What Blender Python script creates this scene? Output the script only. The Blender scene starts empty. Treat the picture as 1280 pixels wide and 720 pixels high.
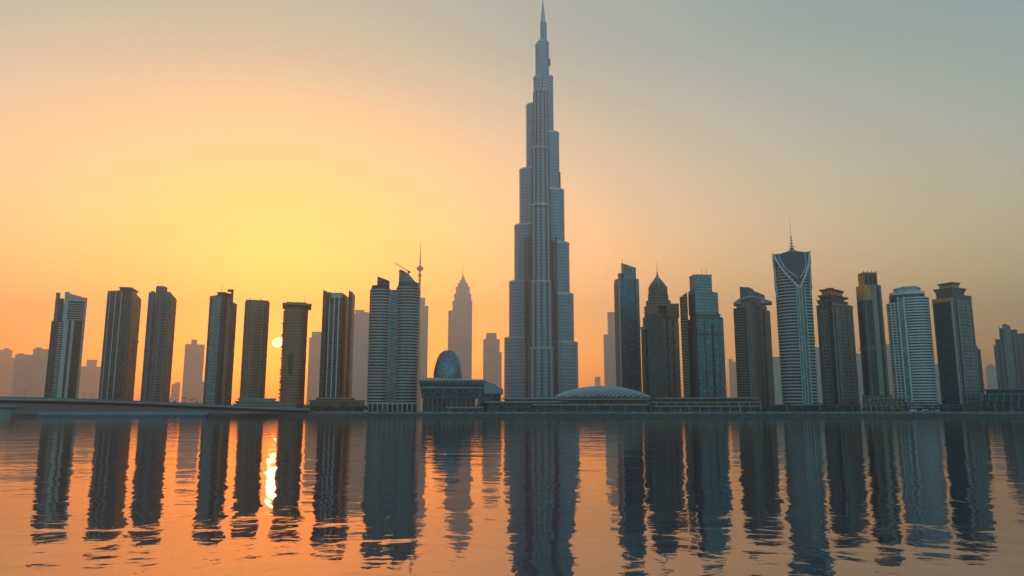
import bpy, bmesh, math, random
from mathutils import Vector, Matrix
R = math.radians
random.seed(7)
S = bpy.context.scene
C = S.collection

# ------------------------------------------------------------------ camera
F, PITCH, EYE = 936.0, R(9.4), 4.0
cam = bpy.data.cameras.new('camera'); cam.sensor_width = 36; cam.lens = F / 1280 * 36
cam.clip_start = .5; cam.clip_end = 40000
co = bpy.data.objects.new('camera', cam); C.objects.link(co)
co.location = (0, 0, EYE); co.rotation_euler = (R(90) + PITCH, 0, 0); S.camera = co

# ------------------------------------------------------------------ exposure, sky, sun
SUN_EL, SUN_AZ = R(5.0), R(-17.4)          # azimuth measured from +Y towards +X
S.view_settings.view_transform = 'Standard'; S.view_settings.look = 'None'
S.view_settings.gamma = 1; S.view_settings.use_curve_mapping = False
S.view_settings.exposure = 0.85
HAZE_COL, HAZE_D, HAZE_G = (.93, .95, 1.0, 1), .00024, .68
S.render.engine = 'CYCLES'
S.cycles.volume_bounces = 0; S.cycles.max_bounces = 6; S.cycles.diffuse_bounces = 2
S.cycles.glossy_bounces = 3; S.cycles.transparent_max_bounces = 4
S.cycles.use_denoising = True
sund = Vector((math.sin(SUN_AZ) * math.cos(SUN_EL), math.cos(SUN_AZ) * math.cos(SUN_EL), math.sin(SUN_EL)))

class NT:
    """small helper for building node graphs"""
    def __init__(s, tree): s.t = tree; s.n = tree.nodes; s.l = tree.links
    def new(s, typ, **kw):
        n = s.n.new(typ)
        for k, v in kw.items(): setattr(n, k, v)
        return n
    def put(s, sock, v):
        if isinstance(v, bpy.types.NodeSocket): s.l.new(v, sock)
        elif v is not None: sock.default_value = v
    def m(s, op, a, b=None, c=None, clamp=False):
        n = s.new('ShaderNodeMath', operation=op, use_clamp=clamp)
        for i, v in enumerate((a, b, c)):
            if v is not None: s.put(n.inputs[i], v)
        return n.outputs[0]
    def mix(s, f, a, b, typ='MIX'):
        n = s.new('ShaderNodeMix', data_type='RGBA', blend_type=typ)
        s.put(n.inputs[0], f)
        for i, v in ((6, a), (7, b)):
            if isinstance(v, tuple) and len(v) == 3: v = v + (1,)
            s.put(n.inputs[i], v)
        return n.outputs[2]
    def ramp(s, f, pts, interp='LINEAR'):
        n = s.new('ShaderNodeValToRGB'); cr = n.color_ramp; cr.interpolation = interp
        while len(cr.elements) < len(pts): cr.elements.new(.5)
        for e, (p, c) in zip(cr.elements, pts): e.position = p; e.color = c + (1,)
        s.put(n.inputs[0], f); return n.outputs[0]

w = bpy.data.worlds.new('World'); S.world = w; w.use_nodes = True
g = NT(w.node_tree); g.n.clear()
sky = g.new('ShaderNodeTexSky', sky_type='NISHITA', sun_disc=False)
sky.sun_elevation = SUN_EL; sky.sun_rotation = SUN_AZ
sky.altitude = 0; sky.air_density = 1.6; sky.dust_density = 3.0; sky.ozone_density = 1.2
tc = g.new('ShaderNodeTexCoord'); sep = g.new('ShaderNodeSeparateXYZ'); g.l.new(tc.outputs['Generated'], sep.inputs[0])
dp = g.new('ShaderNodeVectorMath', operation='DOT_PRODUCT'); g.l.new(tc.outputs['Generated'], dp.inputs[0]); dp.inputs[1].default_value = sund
# hand-set sky tint: warm low and sunward, bluer opposite to cool the facades
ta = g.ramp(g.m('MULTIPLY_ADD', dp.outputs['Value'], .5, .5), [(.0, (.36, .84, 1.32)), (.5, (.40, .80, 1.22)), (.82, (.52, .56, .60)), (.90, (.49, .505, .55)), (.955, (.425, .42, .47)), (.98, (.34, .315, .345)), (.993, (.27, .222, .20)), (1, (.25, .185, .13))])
te = g.ramp(sep.outputs[2], [(0, (.98, .74, .60)), (.2, (.85, .67, .59)), (.33, (.63, .58, .56)), (.45, (.45, .51, .51)), (1, (.40, .50, .56))])
disc = g.m('GREATER_THAN', dp.outputs['Value'], math.cos(R(.36)))
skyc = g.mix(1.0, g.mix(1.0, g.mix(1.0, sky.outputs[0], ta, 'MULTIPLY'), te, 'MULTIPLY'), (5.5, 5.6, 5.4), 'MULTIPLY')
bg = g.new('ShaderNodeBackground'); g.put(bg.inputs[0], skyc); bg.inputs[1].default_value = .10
aur = g.m('MULTIPLY', g.m('POWER', g.m('MAXIMUM', dp.outputs['Value'], 0.0), 1800.0), .30)
bd = g.new('ShaderNodeBackground'); g.put(bd.inputs[0], g.mix(disc, (1, .42, .08), (1, .85, .50))); g.put(bd.inputs[1], g.m('MULTIPLY_ADD', disc, 3.5, aur))
ad = g.new('ShaderNodeAddShader'); g.l.new(bg.outputs[0], ad.inputs[0]); g.l.new(bd.outputs[0], ad.inputs[1])
wo = g.new('ShaderNodeOutputWorld'); g.l.new(ad.outputs[0], wo.inputs[0])

sl = bpy.data.lights.new('sun', 'SUN'); sl.energy = .05; sl.angle = R(.5); sl.color = (1, .50, .16)
so = bpy.data.objects.new('sun', sl); C.objects.link(so)
so.rotation_euler = (-sund).to_track_quat('-Z', 'Y').to_euler()

# ------------------------------------------------------------------ materials
def newmat(name):
    m = bpy.data.materials.new(name); m.use_nodes = True
    k = NT(m.node_tree); b = m.node_tree.nodes['Principled BSDF']
    return m, k, b

def plain(name, col, rough=.7, metal=0., var=.25, scale=.15):
    m, k, b = newmat(name)
    t = k.new('ShaderNodeTexCoord'); n = k.new('ShaderNodeTexNoise'); n.inputs['Scale'].default_value = scale; n.inputs['Detail'].default_value = 5
    k.l.new(t.outputs['Object'], n.inputs['Vector'])
    f = k.m('MULTIPLY_ADD', n.outputs[0], var * 2, 1 - var)
    cc = k.mix(1.0, col, f, 'MULTIPLY')
    k.put(b.inputs['Base Color'], cc); b.inputs['Roughness'].default_value = rough; b.inputs['Metallic'].default_value = metal
    return m

def facade(name, wall, glass, fh=4.0, bw=3.0, band=.35, mull=.15, metal=.55, grough=.22, wrough=.7, lit=.25, vb=0.0):
    """curtain wall or punched windows from the UV map, which is in metres"""
    m, k, b = newmat(name)
    uv = k.new('ShaderNodeUVMap'); sp = k.new('ShaderNodeSeparateXYZ'); k.l.new(uv.outputs[0], sp.inputs[0])
    u = k.m('DIVIDE', sp.outputs[0], bw); v = k.m('DIVIDE', sp.outputs[1], fh)
    fu, fv = k.m('FRACT', u), k.m('FRACT', v)
    mask = k.m('MAXIMUM', k.m('LESS_THAN', fu, mull), k.m('LESS_THAN', fv, band))
    cv = k.new('ShaderNodeCombineXYZ'); k.put(cv.inputs[0], k.m('FLOOR', u)); k.put(cv.inputs[1], k.m('FLOOR', v))
    wn = k.new('ShaderNodeTexWhiteNoise', noise_dimensions='2D'); k.l.new(cv.outputs[0], wn.inputs[0])
    r = wn.outputs[0]
    # panes differ: most dark, some with pale blinds
    pane = k.mix(k.m('MULTIPLY', k.m('GREATER_THAN', r, 1 - lit), .5), glass, tuple(min(1, c * 1.1 + .06) for c in glass))
    pane = k.mix(1.0, pane, k.m('MULTIPLY_ADD', r, .3, .85), 'MULTIPLY')
    no = k.new('ShaderNodeTexNoise'); no.inputs['Scale'].default_value = .06; no.inputs['Detail'].default_value = 6
    k.l.new(uv.outputs[0], no.inputs[0])
    wl = k.mix(1.0, wall, k.m('MULTIPLY_ADD', no.outputs[0], .7, .65), 'MULTIPLY')
    # darker plant floors every so often
    if vb:
        pf = k.m('LESS_THAN', k.m('FRACT', k.m('DIVIDE', sp.outputs[1], vb)), .035)
        wl = k.mix(k.m('MULTIPLY', pf, .6), wl, (.03, .03, .03)); pane = k.mix(k.m('MULTIPLY', pf, .7), pane, (.05, .05, .05))
    k.put(b.inputs['Base Color'], k.mix(mask, pane, wl))
    inv = k.m('SUBTRACT', 1.0, mask)
    k.put(b.inputs['Metallic'], k.m('MULTIPLY', inv, metal))
    k.put(b.inputs['Roughness'], k.m('ADD', k.m('MULTIPLY', mask, wrough), k.m('MULTIPLY', inv, k.m('MULTIPLY_ADD', r, .12, grough))))
    bp = k.new('ShaderNodeBump'); bp.inputs['Strength'].default_value = .5; bp.inputs['Distance'].default_value = .3
    k.put(bp.inputs['Height'], mask); k.l.new(bp.outputs[0], b.inputs['Normal'])
    return m

M = {}
M['concrete'] = plain('concrete', (.30, .28, .26))
M['pale'] = plain('pale stone cladding', (.55, .52, .47))
M['white'] = plain('white render', (.70, .70, .68), .6)
M['tan'] = plain('tan stone', (.38, .26, .185))
M['darkstrip'] = plain('dark slot and edge strip', (.07, .085, .09), .6)  # dark colour drawn in where slots and tier steps read dark
M['brown'] = plain('brown stone', (.24, .15, .10))
M['redbrown'] = plain('red brown cladding', (.52, .20, .09), .5)
M['sunlit'] = plain('copper cladding', (.80, .26, .09), .5)  # orange of low sunlight on the tower heads, put into the colour
M['bluesteel'] = plain('blue grey steel', (.30, .39, .44), .4, .5)
M['dark'] = plain('dark metal', (.045, .05, .055), .45, .4)
M['steel'] = plain('brushed steel', (.42, .45, .47), .35, .8)
M['slate'] = plain('slate cladding', (.075, .10, .12), .5)
M['grey'] = plain('grey cladding', (.19, .215, .23), .6)
M['tealroof'] = plain('weathered blue green roof', (.22, .31, .33), .45, .3)
M['dkglass'] = facade('dark curtain wall', (.025, .038, .047), (.045, .075, .10), 3.6, 1.8, .28, .10, lit=.08, metal=.4)
M['bluegl'] = facade('blue green curtain wall', (.07, .13, .155), (.12, .25, .31), 3.8, 2.4, .25, .12, lit=.15)
M['tealgl'] = facade('teal curtain wall', (.04, .095, .125), (.055, .18, .24), 3.8, 3.0, .22, .10, lit=.12, vb=90)
M['brownfc'] = facade('brown stone facade', (.20, .155, .125), (.05, .06, .07), 3.6, 2.6, .42, .35)
M['greyfc'] = facade('grey facade', (.20, .22, .235), (.06, .085, .105), 3.6, 2.4, .38, .30)
M['slatefc'] = facade('slate facade', (.07, .095, .115), (.025, .045, .06), 3.6, 2.4, .32, .25)
M['tealpan'] = facade('teal panel facade', (.20, .28, .29), (.12, .20, .22), 3.6, 2.2, .4, .3)
M['gridfc'] = facade('punched window grid', (.30, .29, .28), (.05, .06, .07), 4.2, 3.6, .40, .34)
M['tower'] = facade('silver blue tower curtain wall', (.27, .42, .50), (.12, .25, .32), 6.2, 2.6, .36, .12, .6, .3, .45, lit=.0, vb=0)
M['bloomfc'] = facade('facade tinted by sun bloom', (.40, .23, .15), (.12, .08, .06), 3.6, 2.6, .42, .35)  # wall and glass colours carry the orange bloom of the nearby sun
M['farfc'] = facade('distant pale facade', (.66, .60, .54), (.36, .35, .34), 5.0, 5.0, .4, .4)  # both far facades are paled in colour to strengthen the haze
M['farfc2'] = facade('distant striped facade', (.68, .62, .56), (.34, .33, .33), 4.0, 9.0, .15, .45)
M['scaf'] = facade('raw concrete storeys', (.32, .22, .15), (.03, .03, .03), 3.6, 3.2, .35, .30, metal=0, grough=.8)

# ------------------------------------------------------------------ mesh helpers
def prism(bm, pts, z0, z1, top=None, ztop=None):
    """extrude a counter-clockwise footprint; UV in metres; ztop gives a height per corner"""
    uvl = bm.loops.layers.uv.verify(); n = len(pts); top = top or pts
    zt = ztop or [z1] * n
    lo = [bm.verts.new((x, y, z0)) for x, y in pts]; hi = [bm.verts.new((top[i][0], top[i][1], zt[i])) for i in range(n)]
    u = [0.0]
    for i in range(n):
        a, b = pts[i], pts[(i + 1) % n]; u.append(u[-1] + math.hypot(b[0] - a[0], b[1] - a[1]))
    for i in range(n):
        j = (i + 1) % n
        f = bm.faces.new((lo[i], lo[j], hi[j], hi[i]))
        for l, q in zip(f.loops, ((u[i], z0), (u[i + 1], z0), (u[i + 1], zt[j]), (u[i], zt[i]))): l[uvl].uv = q
    for vs in (hi, lo[::-1]):
        f = bm.faces.new(vs)
        for l in f.loops: l[uvl].uv = (l.vert.co.x * .01, .001)

def bx(bm, x0, x1, y0, y1, z0, z1): prism(bm, [(x0, y0), (x1, y0), (x1, y1), (x0, y1)], z0, z1)
def rect(x0, x1, y0, y1): return [(x0, y0), (x1, y0), (x1, y1), (x0, y1)]
def corner(xl, xc, xr, th, y0=0.):
    """plan of a block seen on its corner: left face xl..xc turned by th degrees"""
    c, s = math.cos(R(th)), math.sin(R(th)); A = (xc - xl) / c; B = (xr - xc) / s
    return [(xc, y0), (xr, y0 + B * c), (xr - A * c, y0 + B * c + A * s), (xl, y0 + A * s)]
def oval(x0, x1, y0, y1, n=20, p=1.0):
    cx, cy, a, b = (x0 + x1) / 2, (y0 + y1) / 2, (x1 - x0) / 2, (y1 - y0) / 2; o = []
    for i in range(n):
        t = 2 * math.pi * i / n - math.pi / 2; c, s = math.cos(t), math.sin(t)
        o.append((cx + a * math.copysign(abs(c) ** p, c), cy + b * math.copysign(abs(s) ** p, s)))
    return o
def grow(pts, d):
    n = len(pts); o = []
    for i in range(n):
        a, b, c = Vector(pts[i - 1]), Vector(pts[i]), Vector(pts[(i + 1) % n])
        e1, e2 = (b - a), (c - b)
        if e1.length < 1e-6 or e2.length < 1e-6: o.append(tuple(b)); continue
        e1.normalize(); e2.normalize()
        n1, n2 = Vector((e1.y, -e1.x)), Vector((e2.y, -e2.x)); m = n1 + n2
        if m.length < .2: m = n1 * 1
        m.normalize(); q = b + m * d / max(.45, m.dot(n1)); o.append((q.x, q.y))
    return o
def tube(bm, a, b, r0, r1=None, seg=8):
    a, b = Vector(a), Vector(b); r1 = r0 if r1 is None else r1
    q = (b - a).to_track_quat('Z', 'Y'); A, B = [], []
    for i in range(seg):
        t = 2 * math.pi * i / seg; d = Vector((math.cos(t), math.sin(t), 0))
        A.append(bm.verts.new(a + q @ (d * r0))); B.append(bm.verts.new(b + q @ (d * r1)))
    for i in range(seg):
        j = (i + 1) % seg; bm.faces.new((A[i], A[j], B[j], B[i]))
    bm.faces.new(A[::-1]); bm.faces.new(B)
def lathe(bm, prof, seg=20, cx=0, cy=0, sx=1, sy=1):
    rings = []
    for r, z in prof:
        rings.append([bm.verts.new((cx + sx * r * math.cos(2 * math.pi * i / seg), cy + sy * r * math.sin(2 * math.pi * i / seg), z)) for i in range(seg)])
    for a, b in zip(rings, rings[1:]):
        for i in range(seg):
            j = (i + 1) % seg; bm.faces.new((a[i], a[j], b[j], b[i]))
    bm.faces.new(rings[0][::-1]); bm.faces.new(rings[-1])
def link(name, bm, mat, parent=None, smooth=False):
    me = bpy.data.meshes.new(name); bm.normal_update(); bm.to_mesh(me); bm.free()
    me.materials.append(M[mat] if isinstance(mat, str) else mat)
    if smooth:
        for p in me.polygons: p.use_smooth = True
    o = bpy.data.objects.new(name, me); C.objects.link(o)
    if parent: o.parent = parent
    return o
def tag(o, label=None, cat=None, group=None, kind=None):
    for k, v in (('label', label), ('category', cat), ('group', group), ('kind', kind)):
        if v: o[k] = v
    return o
def copy_tree(o, parent=None):
    c = o.copy(); C.objects.link(c); c.parent = parent
    for ch in list(o.children): copy_tree(ch, c)
    return c

def ray(px, py):
    x, v = (px - 640) / F, (360 - py) / F
    return Vector((x, math.cos(PITCH) - v * math.sin(PITCH), math.sin(PITCH) + v * math.cos(PITCH)))
def at(px, py, d):
    r = ray(px, py); return Vector((0, 0, EYE)) + r * (d / r.y)
GZ = 3.0
class T:
    """a thing seen between two photo columns at a real distance; parts are laid out in its own metres"""
    def __init__(s, name, label, cat, xl, xr, d, gz=GZ, group=None):
        a = (xl + xr) / 2; p = at(a, 505, d); s.root = bpy.data.objects.new(name, None); C.objects.link(s.root)
        s.loc = Vector((p.x, p.y, gz)); s.az = math.atan2(p.x, p.y); s.root.location = s.loc; s.root.rotation_euler = (0, 0, -s.az)
        s.root.empty_display_size = 5
        tag(s.root, label, cat, group); s.n = Vector((math.sin(s.az), math.cos(s.az), 0)); s.r = Vector((math.cos(s.az), -math.sin(s.az), 0))
        s.W = s.x(xr) - s.x(xl)
    def pt(s, px, py):
        r = ray(px, py); t = s.loc.dot(s.n) / r.dot(s.n); p = Vector((0, 0, EYE)) + r * t - s.loc
        return p.dot(s.r), p.z
    def x(s, px, py=500): return s.pt(px, py)[0]
    def z(s, py, px=None):
        if px is None: px = 640 + F * s.loc.x / (s.loc.y * math.cos(PITCH)) * .97
        return s.pt(px, py)[1]
    def part(s, name, mat, pts, z0, z1, parent=None, top=None, ztop=None, label=None):
        bm = bmesh.new(); prism(bm, pts, z0, z1, top, ztop); o = link(name, bm, mat, parent or s.root)
        if label: o['label'] = label
        return o
    def box(s, name, mat, x0, x1, y0, y1, z0, z1, parent=None, label=None): return s.part(name, mat, rect(x0, x1, y0, y1), z0, z1, parent, label=label)
    def slabs(s, name, mat, pts, z0, z1, n, thick, out, parent=None):
        bm = bmesh.new(); prism(bm, grow(pts, out), 0, thick); o = link(name, bm, mat, parent or s.root)
        for i in range(n):
            c = o if i == 0 else o.copy()
            if i: C.objects.link(c); c.parent = parent or s.root
            c.location = (0, 0, z0 + (z1 - z0) * i / max(1, n - 1))
    def edge(s, pts, i): return pts[i], pts[(i + 1) % len(pts)]
    def strip(s, name, mat, p0, p1, z0, z1, spans, out, parent=None, inn=.4):
        """vertical boxes standing on one face, from t0 to t1 along it"""
        p0, p1 = Vector(p0), Vector(p1); e = p1 - p0; n = Vector((e.y, -e.x)).normalized()
        for t0, t1 in spans:
            a, b = p0 + e * t0, p0 + e * t1
            s.part(name, mat, [tuple(a + n * out), tuple(b + n * out), tuple(b - n * inn), tuple(a - n * inn)], z0, z1, parent)
    def ledges(s, name, mat, p0, p1, t0, t1, z0, z1, n, thick, out, parent=None, inn=.4):
        p0, p1 = Vector(p0), Vector(p1); e = p1 - p0; nn = Vector((e.y, -e.x)).normalized(); a, b = p0 + e * t0, p0 + e * t1
        bm = bmesh.new(); prism(bm, [tuple(a + nn * out), tuple(b + nn * out), tuple(b - nn * inn), tuple(a - nn * inn)], 0, thick)
        o = link(name, bm, mat, parent or s.root)
        for i in range(n):
            c = o if i == 0 else o.copy()
            if i: C.objects.link(c); c.parent = parent or s.root
            c.location = (0, 0, z0 + (z1 - z0) * i / max(1, n - 1))
    def mast(s, name, mat, x, y, z0, z1, r0, r1=.15, parent=None):
        bm = bmesh.new(); tube(bm, (x, y, z0), (x, y, z1), r0, r1); return link(name, bm, mat, parent or s.root)

# ------------------------------------------------------------------ water, land, quay
def water_mat():
    m, k, b = newmat('calm water')
    t = k.new('ShaderNodeTexCoord')
    hs = 0
    for sx, sy, sc, amp, det, rot in WAVES:
        mp = k.new('ShaderNodeMapping'); mp.inputs['Scale'].default_value = (sx, sy, 1); mp.inputs['Rotation'].default_value = (0, 0, R(rot))
        k.l.new(t.outputs['Object'], mp.inputs[0])
        n = k.new('ShaderNodeTexNoise'); n.inputs['Scale'].default_value = sc; n.inputs['Detail'].default_value = det; n.inputs['Roughness'].default_value = .45; n.inputs['Distortion'].default_value = .5
        k.l.new(mp.outputs[0], n.inputs['Vector'])
        h = k.m('MULTIPLY', n.outputs[0], amp); hs = k.m('ADD', hs, h)
    bp = k.new('ShaderNodeBump'); bp.inputs['Strength'].default_value = 1; bp.inputs['Distance'].default_value = 1
    k.put(bp.inputs['Height'], hs)
    k.n.remove(b); df = k.new('ShaderNodeBsdfDiffuse'); df.inputs[0].default_value = (.008, .040, .062, 1)
    gl = k.new('ShaderNodeBsdfGlossy'); gl.inputs[0].default_value = (1, .90, .83, 1); gl.inputs['Roughness'].default_value = .03
    fr = k.new('ShaderNodeFresnel'); fr.inputs[0].default_value = 1.72; mx = k.new('ShaderNodeMixShader')
    for a, q in ((bp.outputs[0], df.inputs['Normal']), (bp.outputs[0], gl.inputs['Normal']), (bp.outputs[0], fr.inputs['Normal']), (fr.outputs[0], mx.inputs[0]), (df.outputs[0], mx.inputs[1]), (gl.outputs[0], mx.inputs[2])): k.l.new(a, q)
    k.l.new(mx.outputs[0], [n for n in k.n if n.type == 'OUTPUT_MATERIAL'][0].inputs[0])
    return m
WAVES = [(1, 1, .36, .040, 2, 8), (1, 1, 1.1, .009, 2, -24), (.6, 1, .12, .08, 1, 14), (1, 1, 3.6, .0020, 1, 12)]
bm = bmesh.new(); prism(bm, rect(-4000, 4000, -1500, 640), -.8, 0)
tag(link('water', bm, water_mat()), kind='structure')
def ground_mat():
    m, k, b = newmat('sandy ground'); t = k.new('ShaderNodeTexCoord'); n = k.new('ShaderNodeTexNoise'); n.inputs['Scale'].default_value = .02; n.inputs['Detail'].default_value = 8
    k.l.new(t.outputs['Object'], n.inputs[0]); k.put(b.inputs['Base Color'], k.ramp(n.outputs[0], [(.3, (.10, .09, .075)), (.7, (.22, .19, .15))])); b.inputs['Roughness'].default_value = .9
    return m
bm = bmesh.new(); prism(bm, rect(-5000, 5000, 612, 6900), -.6, 3.0)
tag(link('ground', bm, ground_mat()), kind='structure')
M['quay'] = plain('weathered quay stone', (.22, .21, .20), .8, 0, .35, .6)
M['paving'] = plain('promenade paving', (.30, .27, .24), .8, 0, .3, .4)

def bank_z(x, y):
    """height of the made ground that carries the bridge approach at the left"""
    e = max(0., min(1., (-150 - x) / 230)); e = e * e * (3 - 2 * e); h = 3.02 + e * (9.4 if x > -420 else 9.4 + (-420 - x) * .012)
    r_ = max(0., min(1., (y - 622) / 70)); r_ = r_ * r_ * (3 - 2 * r_); q = max(0., min(1., (1000 - y) / 80))
    return 3.0 + (h - 3.0) * r_ * q
bm = bmesh.new(); xs_ = [-1500 + i * 15 for i in range(91)]; ys_ = [614 + i * 6 for i in range(16)] + [760, 850, 920, 950, 975, 1000]
gr_ = [[bm.verts.new((x, y, bank_z(x, y) + .03)) for y in ys_] for x in xs_]
for i in range(len(xs_) - 1):
    for j in range(len(ys_) - 1): bm.faces.new((gr_[i][j], gr_[i + 1][j], gr_[i + 1][j + 1], gr_[i][j + 1]))
M['bankearth'] = plain('planted bank', (.075, .075, .06), .95, 0, .5, .08)
tag(link('bank', bm, 'bankearth', None, True), kind='structure')
def wallrun(name, label, x0, x1, pieces, cat='wall'):
    r = bpy.data.objects.new(name, None); C.objects.link(r); r.location = ((x0 + x1) / 2, 600, 0); tag(r, label, cat)
    h = (x1 - x0) / 2
    for nm, mat, y0, y1, z0, z1 in pieces:
        bm = bmesh.new(); bx(bm, -h, h, y0 - 600, y1 - 600, z0, z1); link(nm, bm, mat, r)
    return r
wallrun('quay_wall', 'long grey stone quay wall with a pale coping along the far waterline', -900, 1500,
        [('wall', 'slate', 600, 614, -.7, 2.2), ('coping', 'quay', 598.6, 606, 2.2, 2.55), ('footing', 'slate', 597.5, 600, -.7, .45)])
wallrun('parapet_wall', 'low grey promenade wall set back above the quay', -330, 1500,
        [('wall', 'slate', 640, 640.5, 3, 3.8), ('coping', 'concrete', 639.8, 640.7, 3.8, 3.95)])
bm = bmesh.new(); prism(bm, rect(-900, 1500, 613.8, 700), 2.9, 3.02); tag(link('promenade', bm, 'paving'), kind='structure')

# ------------------------------------------------------------------ the very tall stepped tower
t = T('stepped_skyscraper', 'tallest silver blue skyscraper in the centre, narrowing in spiral steps to a needle', 'skyscraper', 630, 723, 1394)
cx = t.x(677)
def wing(pxe, py, side, thick, mat='tower', back=.42):
    """one tier of a side wing: straight flanks and a rounded nose, swept away from the camera"""
    xe, z = t.pt(pxe, py); L = abs(xe - cx); sg = -1 if side == 'L' else 1
    pts = []
    for i in range(7):
        a = math.pi * (i / 6 - .5); pts.append((L - thick * .5 + thick * .5 * math.cos(a), thick * .62 * math.sin(a) + back * (L - thick * .5)))
    pts = [(0, -thick * .62)] + pts + [(0, thick * .62)]
    pts = [(cx + sg * x, y) for x, y in pts]
    return (pts if sg > 0 else pts[::-1]), z
tiersL = [(629.5, 422), (635.5, 351.5), (642.3, 281), (648.8, 211.5), (657.3, 131.5), (666.5, 98), (669, 57)]
tiersR = [(723, 427.5), (717.5, 367), (712, 303), (705.5, 236.5), (699, 165), (691.5, 95.5), (686.2, 52.5)]
for side, ts in (('L', tiersL), ('R', tiersR)):
    zb = 0
    for i, (px, py) in enumerate(ts):
        th = 44 - 4.6 * i
        pts, z = wing(px, py, side, th)
        p = t.part('tier', 'tower', pts, 0, z)
        t.part('terrace_rim', 'steel', grow(pts, .5), z - 2.2, z + 1.4, p)
        # slim steel fins, and dark strips drawn in as tier edges, up each flank
        L = abs(t.pt(px, py)[0] - cx); sg = -1 if side == 'L' else 1
        for q, fw, fm in ((.30, 1.3, 'darkstrip'), (.47, .6, 'steel'), (.60, 1.0, 'darkstrip'), (.78, .5, 'steel')):
            x = cx + sg * (L - th * .5) * q; y = -th * .62 + .42 * (L - th * .5) * q
            bm = bmesh.new(); bx(bm, x - fw, x + fw, y - (.5 if fm == 'darkstrip' else 1.3), y + 2.5, 0, z - 3); link('fin', bm, 'bluesteel' if fm == 'steel' else fm, p)
        zb = z
# front wing comes towards the water
for i, (pxa, pxb, py, yy) in enumerate([(663, 692, 438, 66), (664.5, 690.5, 357, 55), (666, 689, 262, 44), (667, 688, 190, 34), (668.5, 687, 118, 25)]):
    xa, xb = t.x(pxa, 480), t.x(pxb, 480); z = t.z(py, 677); r = (xb - xa) / 2
    pts = [(xa, 0)] + [((xa + xb) / 2 - r * math.cos(math.pi * k / 8), -yy + r * .8 - r * .8 * math.sin(math.pi * k / 8)) for k in range(9)] + [(xb, 0)]
    p = t.part('front_tier', 'tower', pts, 0, z); t.part('terrace_rim', 'steel', grow(pts, .2), z - 1, z + 1, p)
    t.part('plant_floor', 'tan' if i < 2 else 'slate', grow(pts, .3), z - 7, z - 3.5, p)
    for k, fw, fm in ((.6, 1.5, 'darkstrip'), (1.7, 1.0, 'steel'), (2.5, 1.6, 'darkstrip'), (3.3, .8, 'steel'), (4, 1.3, 'darkstrip'), (4.7, .8, 'steel'), (5.5, 1.6, 'darkstrip'), (6.3, 1.0, 'steel'), (7.4, 1.5, 'darkstrip')):  # dark strips stand for slots between the steel fins
        a = math.pi * k / 8; x = (xa + xb) / 2 - r * math.cos(a); y = -yy + r * .8 - r * .8 * math.sin(a)
        bm = bmesh.new(); fw *= r / 21; bx(bm, x - fw, x + fw, y - (1.9 if fm != 'darkstrip' else .4), y + 2, 0, z - 2.5); link('fin', bm, 'bluesteel' if fm == 'steel' else fm, p)
for sx in (-1, 1):
    x = cx + sx * 29; bm = bmesh.new(); bx(bm, x - 1.5, x + 1.5, -30, -14, 0, t.z(300, 677)); link('rib', bm, 'darkstrip', t.root)
bm = bmesh.new(); bx(bm, cx - 1.6 + 2, cx + 1.6 + 2, -27, -10, t.z(118, 677), t.z(99, 677)); link('spine', bm, 'bluesteel', t.root)
xa, _ = t.pt(668.7, 57); xb, _ = t.pt(686.2, 53)
core = oval(t.pt(670, 57)[0], t.pt(686, 57)[0], -13, 13, 12); t.part('core', 'tower', core, 0, t.z(54, 678))
c2 = t.pt(679.3, 40)[0]
t.part('upper_shaft', 'tower', oval(t.pt(675, 30)[0], t.pt(683.6, 30)[0], -7, 7, 10), 0, t.z(29, 678))
bm = bmesh.new(); z1, z2, z3, z4 = t.z(30, 678), t.z(14, 678), t.z(4, 678), t.z(-9, 678)
lathe(bm, [(5.6, z1 - 3), (4.6, z1 + 10), (3.0, z2), (1.7, z3 - 4), (.9, z3), (.4, z4)], 12, t.pt(678.7, 15)[0], 0); link('spire', bm, 'steel', t.root, True)
t.box('maintenance_rig', 'dark', t.pt(686, 78)[0], t.pt(688, 78)[0], -2, 2, t.z(82, 686), t.z(74, 686))
t.box('maintenance_rig', 'dark', t.pt(700, 225)[0] - .5, t.pt(700.6, 225)[0] + .5, 10, 13, t.z(236, 700), t.z(213, 700))

# ------------------------------------------------------------------ left bank of towers
# A: broken frame tower
t = T('framed_tower', 'leftmost near tower, an open stone frame with louvres behind a lower dark block', 'tower', 54.5, 97.5, 950)
X = t.x; zl = t.z(401, 70)
t.box('glass_block', 'dkglass', X(57.5), X(94.5), 14, 38, 0, t.z(378, 90))
t.box('side_pier', 'greyfc', X(56.5), X(62), 12, 26, 0, t.z(364, 72))
t.box('side_pier', 'slatefc', X(62), X(67.5), 16, 34, 0, t.z(371, 78))
fr = [(X(68), 9), (X(74), 9), (X(74), 39), (X(68), 39)]
t.part('stone_pier', 'pale', fr, 0, t.z(363.5, 85))
t.part('stone_pier', 'pale', rect(X(94.3), X(97.6), 9, 39), 0, t.z(371, 108), label='narrow right hand stone pier')
t.part('top_beam', 'pale', rect(X(74.0), X(94.3), 9.2, 38.8), t.z(375.5, 95), 0, ztop=[t.z(365.5, 87), t.z(370.7, 104), t.z(370.7, 104), t.z(365.5, 87)])
t.box('louvre_backing', 'dark', X(74.5), X(94.3), 12.6, 13.4, t.z(400, 90), t.z(377, 95))
t.ledges('louvre', 'pale', (X(74.5), 12.4), (X(94), 12.4), 0, 1, t.z(399, 90), t.z(378.5, 95), 8, 1.2, 1.4)
low = rect(X(54.5), X(83.5), 0, 13.5)
t.part('lower_block', 'dkglass', low, 0, zl)
t.ledges('balcony', 'white', (X(64), 0), (X(69), 0), 0, 1, 6, zl - 3, 38, .9, 1.5)
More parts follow.
